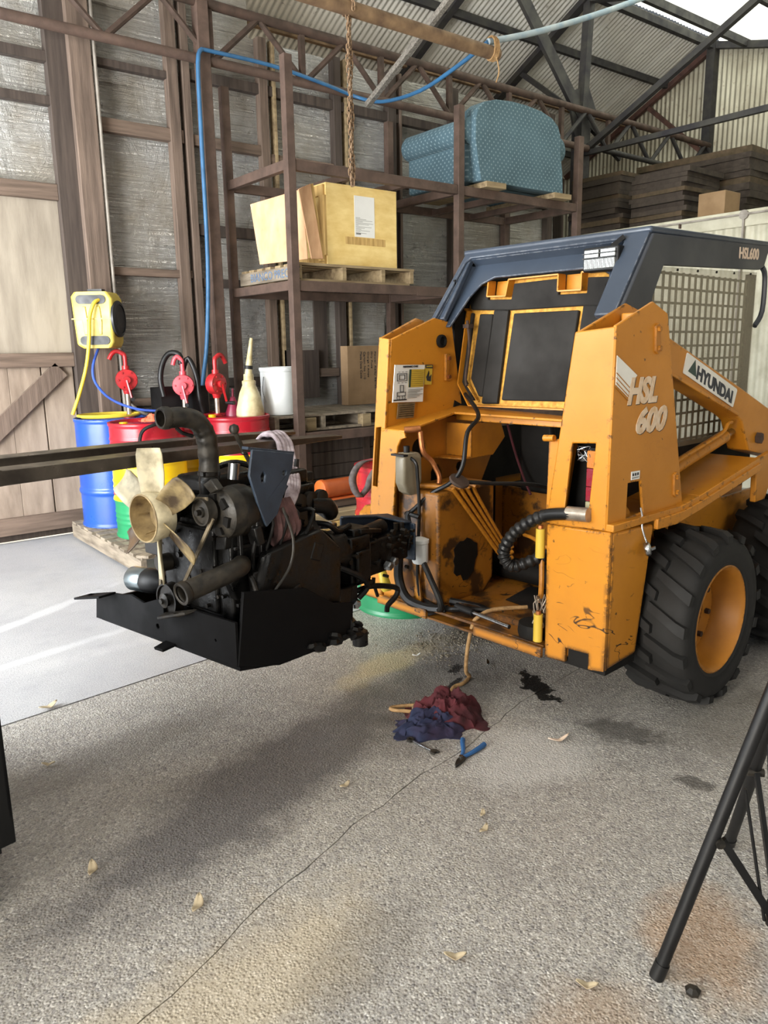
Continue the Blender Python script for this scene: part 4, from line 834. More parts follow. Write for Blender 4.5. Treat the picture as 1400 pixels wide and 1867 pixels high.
hs([(.0, 1.14, .80), (-.01, 1.14, .76), (-.01, 1.07, .62), (-.02, .98, .50), (-.02, .91, .39), (0, .93, .335), (.03, 1.03, .335), (.06, 1.10, .345)], .015, 'coolant_hose')
hs([(-.02, 1.20, .56), (-.02, 1.20, .44), (-.02, 1.14, .35), (0, 1.02, .325), (.02, .90, .34)], .024, 'fat_hose')
hs([(-.01, 1.20, 1.09), (.0, 1.10, 1.06), (.01, 1.09, .98), (.02, 1.09, .80), (.015, 1.10, .5), (.02, 1.09, .37)], .009, 'thin_hose')
hs([(.02, 1.18, .78), (.0, 1.15, .79), (.01, 1.08, .78)], .012, 'union'); hs([(.06, 1.0, .345), (.02, .9, .345), (.05, .8, .36), (.12, .70, .36)], .014, 'loose_hose')
lab(B().lathe([(.018, 0), (.045, .012), (.052, .02), (.05, .03), (.02, .033)], 14, (.09, .90, .955), (0, -.5, .8)).done('clamp', 'rust_dark', ld), 'taped loom joint')
cu = B().lathe([(.036, 0), (.041, .012), (.041, .10), (.045, .105), (.045, .12), (.02, .13)], 20, (-.01, 1.055, .555)).done('filter_cup', 'white', ld)
B().bb((-.04, 1.03, .60), (-.028, 1.10, .66)).done('cup_bracket', 'rust_dark', cu)
B().lathe([(.022, 0), (.030, .015), (.022, .10), (.015, .11), (.014, .125)], 16, (-.07, 1.235, .38), (-.0, .35, .9)).done('yellow_plug', 'hose_yellow', ld)
B().plate([(.02, 1.13, .32), (.02, 1.07, .32), (.02, 1.10, .55)], .012).done('web_plate', 'yellow', ld)
# right hoses and hinge pins
hb = B(); path = [(-.02, .11, .94), (-.03, .20, .934), (-.04, .31, .908), (-.05, .43, .83), (-.05, .50, .725), (-.03, .465, .66), (.05, .38, .70), (.12, .34, .71)]
hb.tube(path, lambda t: .026+(.0032*sin(t*2*pi*30) if t > .28 else 0), 14, 26); hb = hb.done('suction_hose', 'hose', ld, ang=60)
B().cyl((-.02, .10, .942), (-.025, .195, .936), .0295, n=20).done('hose_ferrule', 'pumpstem', hb)
for z0, z1 in ((.722, .848), (.345, .468)):
    h_ = B().cyl((-.012, .335, z0), (-.012, .335, z1), .020, n=18).done('door_hinge', 'chart_yellow', ld); B().cyl((-.012, .335, z1), (-.012, .335, z1+.014), .012, n=6).done('hinge_bolt', 'copper', h_)
b = B(); R = random.Random(9)
for i in range(7): b.tube([(-.01+R.random()*.06, .33+R.random()*.06, .40+R.random()*.16) for _ in range(5)], .0028, 5)
lab(b.done('wire_bundle', 'pumpstem', ld), 'loose wire ends by the lower hinge')
B().tube([(.05, .37, .72), (.04, .36, .60), (.05, .37, .50)], .012, 8).done('side_pipe', 'yellow_in', ld)
# rear hood propped against the cab
HX = lambda z: .5+(z-1.30)*.19
hp = lambda P, dx=0.: [(HX(z)+dx, y, z) for y, z in P]
hd = B().plate(hp([(1.364, 1.935), (1.142, 1.935), (1.139, 1.858), (1.017, 1.853), (1.010, 1.935), (.71, 1.937), (.701, 1.858), (.571, 1.856), (.58, 1.937), (.50, 1.937), (.40, 1.890), (.45, 1.885), (.40, 1.80), (.40, 1.307), (1.177, 1.298), (1.272, 1.410), (1.273, 1.789), (1.353, 1.837)], .03), .016).done('rear_hood', 'yellow_foam', ld, bevel=.003)
out = [(1.364, 1.935), (1.142, 1.935), (1.139, 1.858), (1.017, 1.853), (1.010, 1.935), (.71, 1.937), (.701, 1.858), (.571, 1.856), (.58, 1.937), (.50, 1.937)]
b = B()
for p, q in zip(out, out[1:]): b.plate(hp([p, q], .03)+hp([q, p], -.03), .007)
for p, q in zip([(1.364, 1.935), (1.353, 1.837), (1.273, 1.789), (1.272, 1.41), (1.177, 1.298), (.40, 1.305)], [(1.353, 1.837), (1.273, 1.789), (1.272, 1.41), (1.177, 1.298), (.40, 1.305)]): b.plate(hp([p, q], .03)+hp([q, p], -.02), .007)
b.done('hood_rim', 'yellow', hd)
for a, c in (((1.141, 1.935), (1.013, 1.853)), ((.71, 1.937), (.571, 1.856))): B().plate(hp([(a[0], a[1]), (a[0], c[1]), (c[0], c[1]), (c[0], a[1])], .05), .008).done('latch_pocket', 'yellow', hd)
fo = lambda P, n, m='foam', t=.022: B().plate(hp(P, .012), t).done(n, m, hd, bevel=.006)
fo([(1.321, 1.913), (1.163, 1.913), (1.155, 1.842), (1.00, 1.836), (.995, 1.913), (.722, 1.918), (.716, 1.842), (.556, 1.840), (.562, 1.912), (.43, 1.905), (.46, 1.868), (.42, 1.80), (.431, 1.776), (.582, 1.784), (1.001, 1.783), (1.103, 1.788), (1.262, 1.796)], 'foam_pad')
fo([(1.103, 1.788), (1.008, 1.783), (1.002, 1.312), (1.105, 1.308)], 'foam_strip'); fo([(.971, 1.765), (.587, 1.764), (.593, 1.339), (.977, 1.331)], 'foam_panel')
fo([(1.196, 1.771), (1.108, 1.767), (1.108, 1.345), (1.133, 1.345), (1.201, 1.434)], 'foam_side'); fo([(.565, 1.784), (.47, 1.78), (.47, 1.33), (.572, 1.325)], 'foam_strip')
fo([(1.262, 1.78), (1.245, 1.78), (1.243, 1.43), (1.16, 1.325), (1.18, 1.322), (1.262, 1.415)], 'foam_edge')
hk = B(); hk.tube([(.52, 1.222, 1.74), (.53, 1.215, 1.6), (.51, 1.222, 1.45), (.50, 1.205, 1.40)], .008, 6); hk.bb((.505, 1.20, 1.70), (.545, 1.24, 1.72)); lab(hk.done('latch_rod', 'rust_dark', hd), 'rusty latch rod')
b = B()
for i in range(14): b.bb((HX(1.33)+.0, 1.205-i*.0055, 1.40-i*.0065), (HX(1.33)+.018, 1.212-i*.0055, 1.408-i*.0065))
lab(b.done('cracked_glue', 'yellow_foam', hd), 'bare cracked corner where foam came off')
# cab
rf = lambda y, z: (.39+(z-1.765)*.73, y, z)
B().plate([rf(.25, 1.72), rf(.25, 2.085), rf(1.315, 2.085), rf(1.335, 1.74), rf(1.308, 1.74), rf(1.287, 2.03), rf(1.262, 2.055), rf(.385, 2.055), rf(.36, 2.04), rf(.35, 1.72)], .03).done('rear_frame', 'cab', ld, bevel=.006)
rg = lambda y, z: V(rf(y, z))+V((.045, 0, -.035))
B().plate([rg(.35, 1.74), rg(.35, 2.085), rg(1.30, 2.085), rg(1.31, 1.74), rg(1.25, 1.74), rg(1.21, 1.89), rg(1.17, 1.955), rg(1.10, 1.985), rg(.50, 1.985), rg(.42, 1.95), rg(.38, 1.88), rg(.37, 1.74)], .012).done('fascia_panel', 'cab', ld, bevel=.004)
for P in ([rf(1.287, 2.03), rg(1.27, 2.05), rg(1.30, 1.74), rf(1.308, 1.74)], [rf(.36, 2.055), rf(1.27, 2.055), rg(1.27, 2.06), rg(.36, 2.06)]): B().plate(P, .008).done('frame_return', 'cab', ld)
B().plate([(.60, .24, 2.09), (.60, 1.325, 2.09), (1.92, 1.325, 2.12), (1.92, .24, 2.12)], .03).done('cab_roof', 'cab', ld, bevel=.012, seg=3)
so_ = [(.615, 2.075), (1.86, 2.112), (1.80, 2.0), (1.75, 1.982), (.715, 1.945), (.635, 1.81), (.635, 1.70), (.39, 1.70), (.39, 1.765)]
B().plate(A(so_, .25), .028).done('cab_side_panel', 'cab2', ld, bevel=.008); B().plate(A(so_, 1.32), .03).done('cab_side_panel', 'cab2', ld, bevel=.008)
B().bar((.40, 1.30, 1.74), (.62, 1.30, 2.06), .03, .06, (0, 1, 0)).done('rear_pillar', 'cab', ld, bevel=.006)
B().tube([(1.80, .25, 2.0), (1.85, .25, 1.95), (1.85, .25, 1.77), (1.79, .26, 1.69)], .014, 8, 4).done('grab_rail', 'cab2', ld)
text('HSL600', (1.476, .2345, 2.021), (1, 0, .03), (-.03, 0, 1), .235, .058, 'cream_print', ld, bold=.025)
B().plate(A([(.655, 1.90), (.715, 1.943), (1.78, 1.972), (1.79, 1.10), (.66, 1.10)], .268), .006).done('side_window', 'window', ld)
b = B()
x = .80
while x < 1.72: b.bb((x-.0055, .276, 1.11), (x+.0055, .284, 1.93)); x += .063
z = 1.13
while z < 1.95: b.bb((.70, .284, z-.0055), (1.74, .291, z+.0055)); z += .066
b.done('mesh_guard', 'mesh', ld, ang=0)
b = B(); b.bb((.655, .276, 1.10), (.72, .30, 1.85)); b.bb((1.72, .276, 1.10), (1.80, .30, 1.96)); b.bb((.66, .276, 1.08), (1.8, .30, 1.12)); b.done('window_frame', 'interior', ld)
for x in (.74, .9, 1.1, 1.3, 1.5, 1.7): B().cyl((x, .262, 1.945+(x-.74)*.027-.012), (x, .268, 1.945+(x-.74)*.027-.012), .006, n=8).done('window_bolt', 'interior', ld)
B().plate(A([(.5, .85), (.5, 1.30), (.68, 1.25), (.66, 1.10), (1.9, 1.10), (1.9, .85)], .275), .012, ).done('cab_lower_side', 'interior', ld)
B().plate(A([(.5, .85), (.5, 1.95), (1.9, 2.0), (1.9, .85)], 1.30), .012, [A([(.75, 1.15), (.75, 1.88), (1.78, 1.90), (1.78, 1.15)], 1.30)]).done('cab_far_side', 'interior', ld)
wl = B().plate([(.505, .35, 1.935), (.525, .35, 2.022), (.60, .35, 2.02), (.60, .35, 1.935)], .001)
wl = B(); wl.bb((.515, .345, 1.925), (.585, .525, 2.03)); wl = wl.done('work_lamp', 'black', ld, bevel=.008, seg=3)
for y0, y1 in ((.357, .43), (.44, .513)):
    for z0, z1 in ((1.985, 2.018),): B().bb((.506, y0, z0), (.516, y1, z1)).done('lamp_lens', 'lamp_glass', wl, bevel=.002)
B().bb((.506, .357, 1.937), (.516, .513, 1.979)).done('lamp_lens', 'lamp_glass', wl, bevel=.002)
for z in (1.982, 2.002): B().bb((.498, .352, z-.002), (.506, .518, z+.002)).done('lamp_guard', 'black', wl)
for i in range(24): B().bb((.503, .360+i*.0064, 1.938), (.507, .362+i*.0064, 1.978)).done('lens_rib', 'lamp_glass', wl)
B().bar((.55, .40, 2.03), (.58, .36, 2.07), .02, .02).done('lamp_bracket', 'black', wl)
# lift arm
B().plate(A([(.28, 1.73), (.48, 1.631), (1.243, 1.383), (1.60, 1.262), (2.05, 1.08), (2.05, .93), (1.634, 1.01), (1.376, 1.064), (1.27, 1.22), (1.199, 1.252), (.531, 1.474), (.28, 1.58)], .125), .11).done('lift_arm', 'yellow', ld, bevel=.008, seg=3)
B().bar((.5, .065, 1.478), (1.20, .065, 1.258), .02, .016).done('arm_flange', 'yellow', ld, bevel=.003)
sg = B().plate(A([(.648, 1.563), (1.172, 1.384), (1.178, 1.375), (1.146, 1.300), (1.138, 1.298), (.622, 1.476), (.620, 1.484), (.642, 1.558)], .067), .004).done('name_sign', 'white_sign', ld)
text('HYUNDAI', (.738, .0645, 1.448), (.525, 0, -.182), (.20, 0, 1), .405, .060, 'ink_navy', sg, bold=.045)
B().plate([(.660, .0645, 1.484), (.738, .0645, 1.456), (.722, .0645, 1.530)], .002).done('triangle_emblem', 'ink_green', sg)
B().cyl((1.47, .068, 1.12), (1.47, .045, 1.12), .03, n=6).done('pivot_bolt', 'rust_dark', ld)
B().cyl((.60, .13, 1.02), (1.22, .13, 1.145), .032, n=18).done('lift_cylinder', 'yellow', ld); B().cyl((1.20, .13, 1.14), (1.36, .13, 1.175), .018).done('cylinder_rod', 'steel', ld)
B().tube([(.62, .09, 1.075), (1.0, .09, 1.15), (1.12, .09, 1.18), (1.16, .09, 1.215), (1.20, .09, 1.22)], .009, 8).done('cylinder_line', 'yellow', ld)
pr = [(-.0, .897), (.55, .892), (.72, .915), (1.36, 1.02)]
b = B()
for (x0, z0), (x1, z1) in zip(pr, pr[1:]): b.plate([(x0, .0, z0), (x1, .0, z1), (x1, .28, z1), (x0, .28, z0)], .03)
b.plate([(.33, .0, .885), (.55, .0, .885), (.72, .0, .905), (1.36, .0, 1.01), (1.36, .0, .97), (.72, .0, .865), (.50, .0, .835), (.33, .0, .84)], .02)
b.done('fender', 'yellow', ld, bevel=.004)
B().plate(A([(.2, .3), (.3, .88), (.72, .90), (1.38, 1.0), (1.38, .80), (1.9, .80), (1.9, .3)], .20), .02).done('chassis_side', 'yellow', ld)
B().plate(A([(.2, .3), (.3, .88), (1.9, .95), (1.9, .3)], 1.36), .02).done('chassis_side', 'yellow', ld)
B().plate(A([(1.36, 1.02), (1.55, 1.05), (1.62, .98), (1.5, .80), (1.38, .80)], .03), .03).done('front_bracket', 'yellow', ld, bevel=.005)
B().bb((1.40, .30, .3), (1.9, 1.36, .8)).done('chassis_front', 'yellow_in', ld)
B().bb((1.0, .35, .82), (1.4, .8, .98)).done('seat_base', 'interior', ld, bevel=.02)
for x in (.50, .98): lab(B().cyl((x+.0, .189, .80), (x, .18, .80), .014).done('side_hole', 'interior', ld), 'dark hole in the chassis side')
# wheels
def wheel(x, y, s, first=None, sc=1):
    prof_ = [(.225, -.11), (.245, -.142), (.262, -.150), (.268, -.146), (.30, -.153), (.345, -.152), (.362, -.138), (.372, -.11), (.374, 0), (.372, .11), (.362, .138), (.345, .152), (.30, .153), (.25, .145), (.225, .11)]
    if s < 0: pass
    t = B().lathe(prof_, 56, cap=(False, False), ax=(0, 1, 0)).done('tyre', 'rubber', ld, loc=(x, y, .397), ang=50); t.scale = (1, sc, 1)
    if first is None:
        rm = B().lathe([(.238, -.125), (.248, -.142), (.240, -.146), (.222, -.125), (.218, -.07), (.195, -.035), (.19, -.01), (.12, .0), (.118, .006), (.001, .006)], 48, cap=(False, True), ax=(0, 1, 0)).done('rim', 'yellow_in', t, ang=50)
        lg = B(); pts = [(-.156, .352), (-.156, .383), (-.12, .398), (.0, .400), (.012, .400), (.012, .372), (-.10, .368), (-.14, .352)]
        n0 = len(pts); f = []
        for sgn, ex in ((-1, 0), (1, 0)):
            ring = []
            for yy, rr in pts:
                k = (yy+.156)/.168; an = .22*k+(sgn*.062*(1-.25*k)); ring.append(lg.bm.verts.new((rr*sin(an), yy, rr*cos(an))))
            f.append(ring)
        lg.face(f[0][::-1]); lg.face(f[1])
        for i in range(n0): j = (i+1) % n0; lg.face([f[0][i], f[0][j], f[1][j], f[1][i]])
        l0_ = lg.done('tread_lug', 'lugmat', t, ang=30); bl = B().cyl((.15, .0, 0), (.15, -.022, 0), .014, n=6).done('wheel_bolt', 'rust_dark', t)
        first = [rm, l0_, bl]; mine = first
    else: mine = [inst(o, t) for o in first]
    if s > 0: mine[0].rotation_euler = (0, 0, pi)
    n = 17
    for i in range(n):
        for fl in (0, 1):
            q = mine[1] if (i == 0 and fl == 0) else inst(mine[1], t)
            q.rotation_euler = (0, 2*pi*(i+.5*fl)/n, 0) if not fl else (0, 2*pi*(i+.5)/n, pi)
    for i in range(8):
        q = mine[2] if i == 0 else inst(mine[2], t)
        q.rotation_euler = (0, 2*pi*i/8+.2, pi if s > 0 else 0)
    return first
wf = wheel(.665, -.02, -1); wheel(1.66, -.02, -1, wf); wheel(.665, 1.452, 1, wf, .52); wheel(1.66, 1.56, 1, wf)
for x in (.665, 1.66):
    B().cyl((x, .05, .397), (x, 1.5, .397), .06).done('axle', 'interior', ld)
# ================================================================ ENGINE HUNG FROM THE FORKS
en = thing('diesel_engine', 'oily black diesel engine with cream fan, hung from the forks beside the loader', 'engine', (1.40, 2.72, 0), radians(11))
X_ = lambda P, x: [(x, y, z) for y, z in P]
Y_ = lambda P, y: [(x, y, z) for x, z in P]
# cradle
B().plate(X_([(.70, .45), (.157, .474), (.157, .628), (.18, .645), (.30, .602), (.40, .618), (.46, .605), (.52, .598), (.68, .56)], -.28), .012, [circ((-.28, .208, .523), (0, 1, 0), (0, 0, 1), .011, 10)]).done('front_plate', 'engine_flat', en, bevel=.002)
B().plate(X_([(.155, .474), (-.30, .487), (-.30, .655), (-.06, .648), (.135, .592), (.155, .585)], -.285), .014, [circ((-.285, -.18, .56), (0, 1, 0), (0, 0, 1), .006, 8)]).done('front_plate', 'engine_flat', en, bevel=.002)
B().plate([(-.28, .69, .56), (-.28, .52, .60), (-.35, .54, .592), (-.36, .74, .548)], .010, [circ((-.325, .65, .573), (1, 0, 0), (0, 1, 0), .016, 10)]).done('mount_tab', 'engine_flat', en, bevel=.002)
lab(B().plate([(-.28, .155, .588), (-.28, -.06, .648), (-.33, -.05, .645), (-.34, .12, .592)], .010, [circ((-.31, .02, .62), (1, 0, 0), (0, 1, 0), .016, 10)]).done('mount_tab', 'engine_grey', en, bevel=.002), 'worn bare top tab')
B().plate([(-.285, .15, .475), (-.285, .08, .478), (-.34, .10, .462), (-.34, .16, .458)], .012).done('hook_tab', 'engine_flat', en, bevel=.002)
B().plate(Y_([(-.29, .49), (-.10, .432), (.303, .422), (.315, .57), (.20, .60), (.05, .70), (-.25, .76)], -.30), .014).done('side_plate', 'engine_flat', en, bevel=.002)
B().plate(Y_([(-.27, .455), (.303, .43), (.30, .52), (-.25, .54)], .66), .014).done('side_plate', 'engine_flat', en)
B().plate([(-.28, -.30, .475), (-.10, -.30, .44), (.30, -.30, .428), (.30, .66, .43), (-.28, .66, .455)], .014).done('base_plate', 'engine_flat', en)
gr = B(); R = random.Random(4)
for i in range(26):
    c = (.05+R.random()*.30, -.30-.02+R.random()*.06, .435+R.random()*.03); s_ = .012+R.random()*.022
    gr.lathe([(.001, -s_*.5), (s_, -s_*.2), (s_*.8, s_*.3), (.001, s_*.5)], 7, c, (R.random(), R.random(), 1))
gr.plate([(.30, -.32, .42), (.40, -.30, .40), (.42, -.22, .42), (.34, -.2, .52), (.28, -.28, .56)], .03); gr.cyl((.38, -.28, .36), (.38, -.28, .42), .035, n=10)
stuff(lab(gr.done('grease_lumps', 'engine', en), 'clumps of black grease on the cradle edge'))
# block, head, covers
b = B(); b.bb((-.20, -.18, .60), (.20, .26, .98)); b.bb((-.18, -.14, .48), (.20, .22, .60)); b.bb((-.215, -.10, .62), (-.195, .24, .95)); b.done('engine_block', 'engine', en, bevel=.012, seg=3)
b = B()
for i in range(5): b.bb((-.19, -.195, .66+i*.055), (.19, -.178, .675+i*.055))
for i in range(4): b.bb((-.17+i*.10, -.20, .63), (-.155+i*.10, -.18, .94))
stuff(b.done('block_ribs', 'engine', en, bevel=.003))
b = B(); b.bb((-.19, -.15, .98), (.19, .22, 1.06)); b.done('cylinder_head', 'engine', en, bevel=.008)
b = B(); b.bb((-.17, .0, 1.06), (.18, .19, 1.13)); b.done('rocker_cover', 'engine', en, bevel=.02, seg=3)
R = random.Random(8); b = B()
for i in range(70):
    f = R.choice('xyz'); 
    if f == 'x': p = V((-.205, R.uniform(-.15, .22), R.uniform(.62, 1.04))); d = V((-1, 0, 0))
    elif f == 'y': p = V((R.uniform(-.18, .19), -.18, R.uniform(.6, 1.04))); d = V((0, -1, 0))
    else: p = V((R.uniform(-.17, .18), R.uniform(-.13, .0), 1.06)); d = V((0, 0, 1))
    b.cyl(p, p+d*R.uniform(.012, .03), R.uniform(.007, .012), n=6)
stuff(b.done('bolts', 'engine_brown', en))
b = B()
for i in range(14):
    p = V((R.uniform(-.18, .17), R.uniform(-.24, -.17), R.uniform(.62, 1.0))); b.box(p, (R.uniform(.03, .09), R.uniform(.03, .06), R.uniform(.03, .09)), Mx.Rotation(R.uniform(-.4, .4), 3, 'Y'))
stuff(b.done('side_fittings', 'engine', en, bevel=.006))
hz_ = lambda P, r, m='engine', n='oil_line': B().tube(P, r, 8, 5).done(n, m, en)
for i in range(5): hz_([(-.15+i*.07, -.17, 1.05-i*.02), (-.12+i*.07, -.23-R.random()*.03, .98), (-.13+i*.065, -.22, .85), (-.1+i*.07, -.19, .70)], .008)
hz_([(-.12, .12, 1.12), (-.02, .02, 1.17), (.08, .0, 1.14), (.16, .05, 1.10)], .012, 'engine', 'fuel_line'); hz_([(.0, -.25, 1.02), (.02, -.28, .90), (-.01, -.29, .80), (-.08, -.28, .72)], .006, 'engine_grey', 'dipstick_tube')
hz_([(-.15, -.23, .78), (-.16, -.28, .70), (-.15, -.29, .58), (-.14, -.28, .52)], .010, 'engine_brown', 'drain_hose')
B().bb((.08, -.08, 1.06), (.33, .12, 1.10)).done('intake_plate', 'engine', en, bevel=.006)
b = B(); b.bb((.14, -.12, .86), (.30, .05, 1.06)); b.bb((.16, -.10, 1.06), (.28, .02, 1.12)); b.done('injection_housing', 'engine', en, bevel=.01)
B().tube([(.24, -.14, .98), (.33, -.15, .96), (.38, -.12, .92), (.40, -.05, .93), (.38, .05, .97)], .036, 12).done('exhaust_manifold', 'engine', en)
for i in range(3): B().lathe([(.02, 0), (.034, .005), (.034, .03), (.02, .035)], 12, (.18+i*.06, -.13, 1.0), (0, -1, 0)).done('injector_union', 'engine_brown', en)
for x, y, z in ((.17, -.06, 1.12), (.22, -.05, 1.12), (.27, -.04, 1.12), (.30, .02, 1.09)): B().cyl((x, y, z), (x+.005, y, z+.035), .012, n=6).done('head_nut', 'engine_brown', en)
# fan
fc_ = V((-.335, .09, 1.0)); fn = B().lathe([(.089, -.045), (.092, -.05), (.086, -.05), (.072, .02), (.05, .035), (.048, .012), (.001, .01)], 36, fc_, (1, 0, 0), cap=(False, True)).done('fan_hub', 'fan_hub', en, ang=50)
B().lathe([(.089, -.048), (.096, -.03), (.086, .04), (.05, .055), (.001, .055)], 36, fc_, (1, 0, 0), cap=(False, True)).done('hub_shell', 'fan', fn, ang=50)
for i in range(6): a = i*pi/3; B().bar(fc_+V((-.02, .083*cos(a), .083*sin(a))), fc_+V((.02, .073*cos(a), .073*sin(a))), .012, .004).done('hub_rib', 'fan_hub', fn)
fblade = {0: 'fan', 1: 'fan2', 2: 'fan2', 3: 'fan', 4: 'fan3', 5: 'fan'}
M['fan2'] = mk('dark_stained_fan_plastic', 'a8946a', '46382a', 9, .5, lo=.38, hi=.62); M['fan3'] = mk('brown_fan_edge', '6f5538', '3a2c20', 14, .5)
for i in range(6):
    a = radians(90-i*60+2); u = V((0, -cos(a), sin(a))); t_ = V((0, sin(a), cos(a))); b = B(); tw = radians(33); g = []
    for k in range(9):
        s_ = k/8; r_ = .075+.180*s_; half = .042+.012*min(1, s_*2.2); w2 = tw*(1-.25*s_); row = []
        for j in range(7):
            q = j/6*2-1; hw = half*(1 if s_ < .94 else .88); off_ = V((-sin(w2)*q*hw+.012*(1-q*q), 0, 0))+t_*(cos(w2)*q*hw); row.append(b.bm.verts.new(fc_+u*r_+off_))
        g.append(row)
    for k in range(8):
        for j in range(6): b.face([g[k][j], g[k+1][j], g[k+1][j+1], g[k][j+1]])
    o = b.done('fan_blade', fblade[i], fn, ang=70); m_ = o.modifiers.new('thick', 'SOLIDIFY'); m_.thickness = .004
# pulleys, belt, alternator
B().cyl((-.30, .10, 1.0), (-.19, .12, 1.0), .03).done('water_pump_shaft', 'engine', en)
def pulley(c, r, m, n='pulley'):
    return B().lathe([(r*.35, -.022), (r*.4, -.014), (r*.85, -.012), (r*.9, -.02), (r, -.02), (r*.93, 0), (r, .02), (r*.5, .02)], 28, c, (1, 0, 0)).done(n, m, en, ang=40)
pulley((-.25, .13, 1.0), .055, 'engine'); pulley((-.26, .145, .645), .066, 'engine_brown', 'crank_pulley'); pulley((-.27, -.135, 1.035), .050, 'engine_grey', 'alternator_pulley')
B().lathe([(.028, 0), (.03, .006), (.012, .012), (.01, .02)], 14, (-.285, .145, .645), (-1, 0, 0)).done('crank_bolt', 'engine_grey', en); B().cyl((-.29, -.135, 1.035), (-.31, -.135, 1.035), .012, n=6).done('pulley_nut', 'engine_brown', en)
al = B().lathe([(.03, 0), (.075, .006), (.092, .02), (.095, .05), (.097, .09), (.094, .13), (.08, .155), (.03, .16)], 28, (-.235, -.155, 1.02), (1, 0, 0)).done('alternator', 'engine_grey', en, ang=40)
for i in range(6): a = i*pi/3+.3; B().plate([(-.236, -.155+.05*cos(a-.28), 1.02+.05*sin(a-.28)), (-.236, -.155+.078*cos(a-.25), 1.02+.078*sin(a-.25)), (-.236, -.155+.078*cos(a+.25), 1.02+.078*sin(a+.25)), (-.236, -.155+.05*cos(a+.28), 1.02+.05*sin(a+.28))], .012).done('vent_slot', 'interior', al)
B().lathe([(.096, .0), (.0985, .01), (.0985, .045), (.096, .055)], 28, (-.165, -.155, 1.02), (1, 0, 0), cap=(False, False)).done('stator_band', 'engine_brown', al)
B().plate([(-.24, -.155, 1.10), (-.24, -.11, 1.13), (-.24, -.16, 1.155), (-.24, -.20, 1.12)], .03).done('mount_ear', 'engine_grey', al, bevel=.004); B().plate([(-.21, -.19, .94), (-.21, -.13, .93), (-.21, -.12, .88), (-.21, -.18, .89)], .03).done('mount_ear', 'engine', al, bevel=.004)
b = B()
for p, q in (((-.27, -.155, 1.083), (-.25, .11, 1.053)), ((-.27, -.180, 1.015), (-.26, .085, .672)), ((-.25, .183, .99), (-.26, .21, .655))): b.bar(p, q, .014, .007, (1, 0, 0))
b.done('drive_belt', 'belt', en)
# filter, pipes
of = B().lathe([(.02, 0), (.046, .004), (.052, .014), (.052, .10), (.050, .106)], 28, (-.225, .475, .662), (.08, -1, .06)).done('oil_filter', 'zinc', en, ang=40)
B().lathe([(.050, .106), (.053, .112), (.05, .16), (.042, .19), (.03, .215)], 24, (-.225, .475, .662), (.08, -1, .06)).done('filter_head', 'black', of)
b = B(); b.bb((-.2, .25, .66), (-.08, .37, .70)); b.bb((-.19, .26, .72), (-.1, .33, .86)); b.bb((-.2, .25, .78), (-.15, .40, .84)); b.bb((-.16, .26, .88), (-.02, .34, .98)); stuff(b.done('side_brackets', 'engine_brown', en, bevel=.006))
lab(B().lathe([(.02, 0), (.036, .004), (.036, .05), (.03, .055)], 16, (-.21, .20, .78), (-1, .1, 0)).done('sensor_cap', 'engine_grey', en), 'grey round cap')
b = B(); b.tube([(-.46, -.24, .795), (-.38, -.245, .808), (-.27, -.25, .825), (-.21, -.24, .832), (-.17, -.20, .825)], .037, 16, 5, cap=False); b.lathe([(.030, 0), (.041, 0), (.042, .02), (.037, .03)], 20, (-.465, -.24, .794), (1, 0, .15), cap=(False, False)); o = b.done('coolant_pipe', 'engine_grey', en, ang=50)
m_ = o.modifiers.new('thick', 'SOLIDIFY'); m_.thickness = .005
b = B(); b.tube([(-.355, -.03, 1.372), (-.32, -.035, 1.371), (-.27, -.04, 1.370), (-.215, -.045, 1.35), (-.180, -.045, 1.295), (-.172, -.045, 1.22), (-.175, -.045, 1.12)], lambda t: .037+(.0025 if t > .6 and int(t*90) % 2 else 0), 18, 9, cap=False); b.lathe([(.029, 0), (.037, 0), (.041, .012), (.041, .03), (.036, .04)], 20, (-.357, -.03, 1.372), (1, 0, 0), cap=(False, False)); o = b.done('elbow_hose', 'engine_grey', en, ang=50)
m_ = o.modifiers.new('thick', 'SOLIDIFY'); m_.thickness = .005
b = B(); b.lathe([(.038, 0), (.042, .003), (.042, .016), (.038, .019)], 18, (-.175, -.045, 1.145)); b.bb((-.22, -.07, 1.15), (-.20, -.05, 1.165)); b.done('hose_clamp', 'engine_brown', en)
B().lathe([(.05, 0), (.05, .02), (.04, .03), (.04, .08), (.036, .10)], 18, (-.175, -.045, 1.05)).done('thermostat_housing', 'engine', en)
lab(B().tube([(-.30, -.04, 1.335), (-.28, -.045, 1.315), (-.24, -.05, 1.30)], .007, 6).done('drain_nipple', 'engine', en), 'small nipple under the elbow')
B().cyl((-.10, -.09, 1.125), (-.09, -.09, 1.185), .022, n=18).done('filler_cap', 'steel', en)
lv = B().tube([(-.085, -.10, 1.30), (-.05, -.10, 1.23), (-.02, -.10, 1.17), (.0, -.10, 1.10)], .009, 8).done('lever', 'engine_grey', en); b = B().lathe([(.001, -.02), (.016, -.013), (.02, 0), (.016, .013), (.001, .02)], 14, (-.09, -.10, 1.315)); b.done('lever_ball', 'engine_grey', lv)
B().lathe([(.011, 0), (.014, .004), (.011, .012)], 10, (-.045, -.10, 1.215), (-.4, 0, .9)).done('lever_collar', 'engine_brown', lv)
bk_ = B().plate(Y_([(-.135, 1.255), (.065, 1.218), (.055, 1.17), (-.03, 1.0), (-.085, .96), (-.115, 1.03), (-.155, 1.16)], -.25), .012, [Y_([(-.102, 1.155), (-.09, 1.17), (-.08, 1.155), (-.085, 1.13), (-.10, 1.13)], -.25), circ((.012, -.25, 1.15), (1, 0, 0), (0, 0, 1), .010, 10)]).done('lifting_bracket', 'navy_steel', en, bevel=.003)
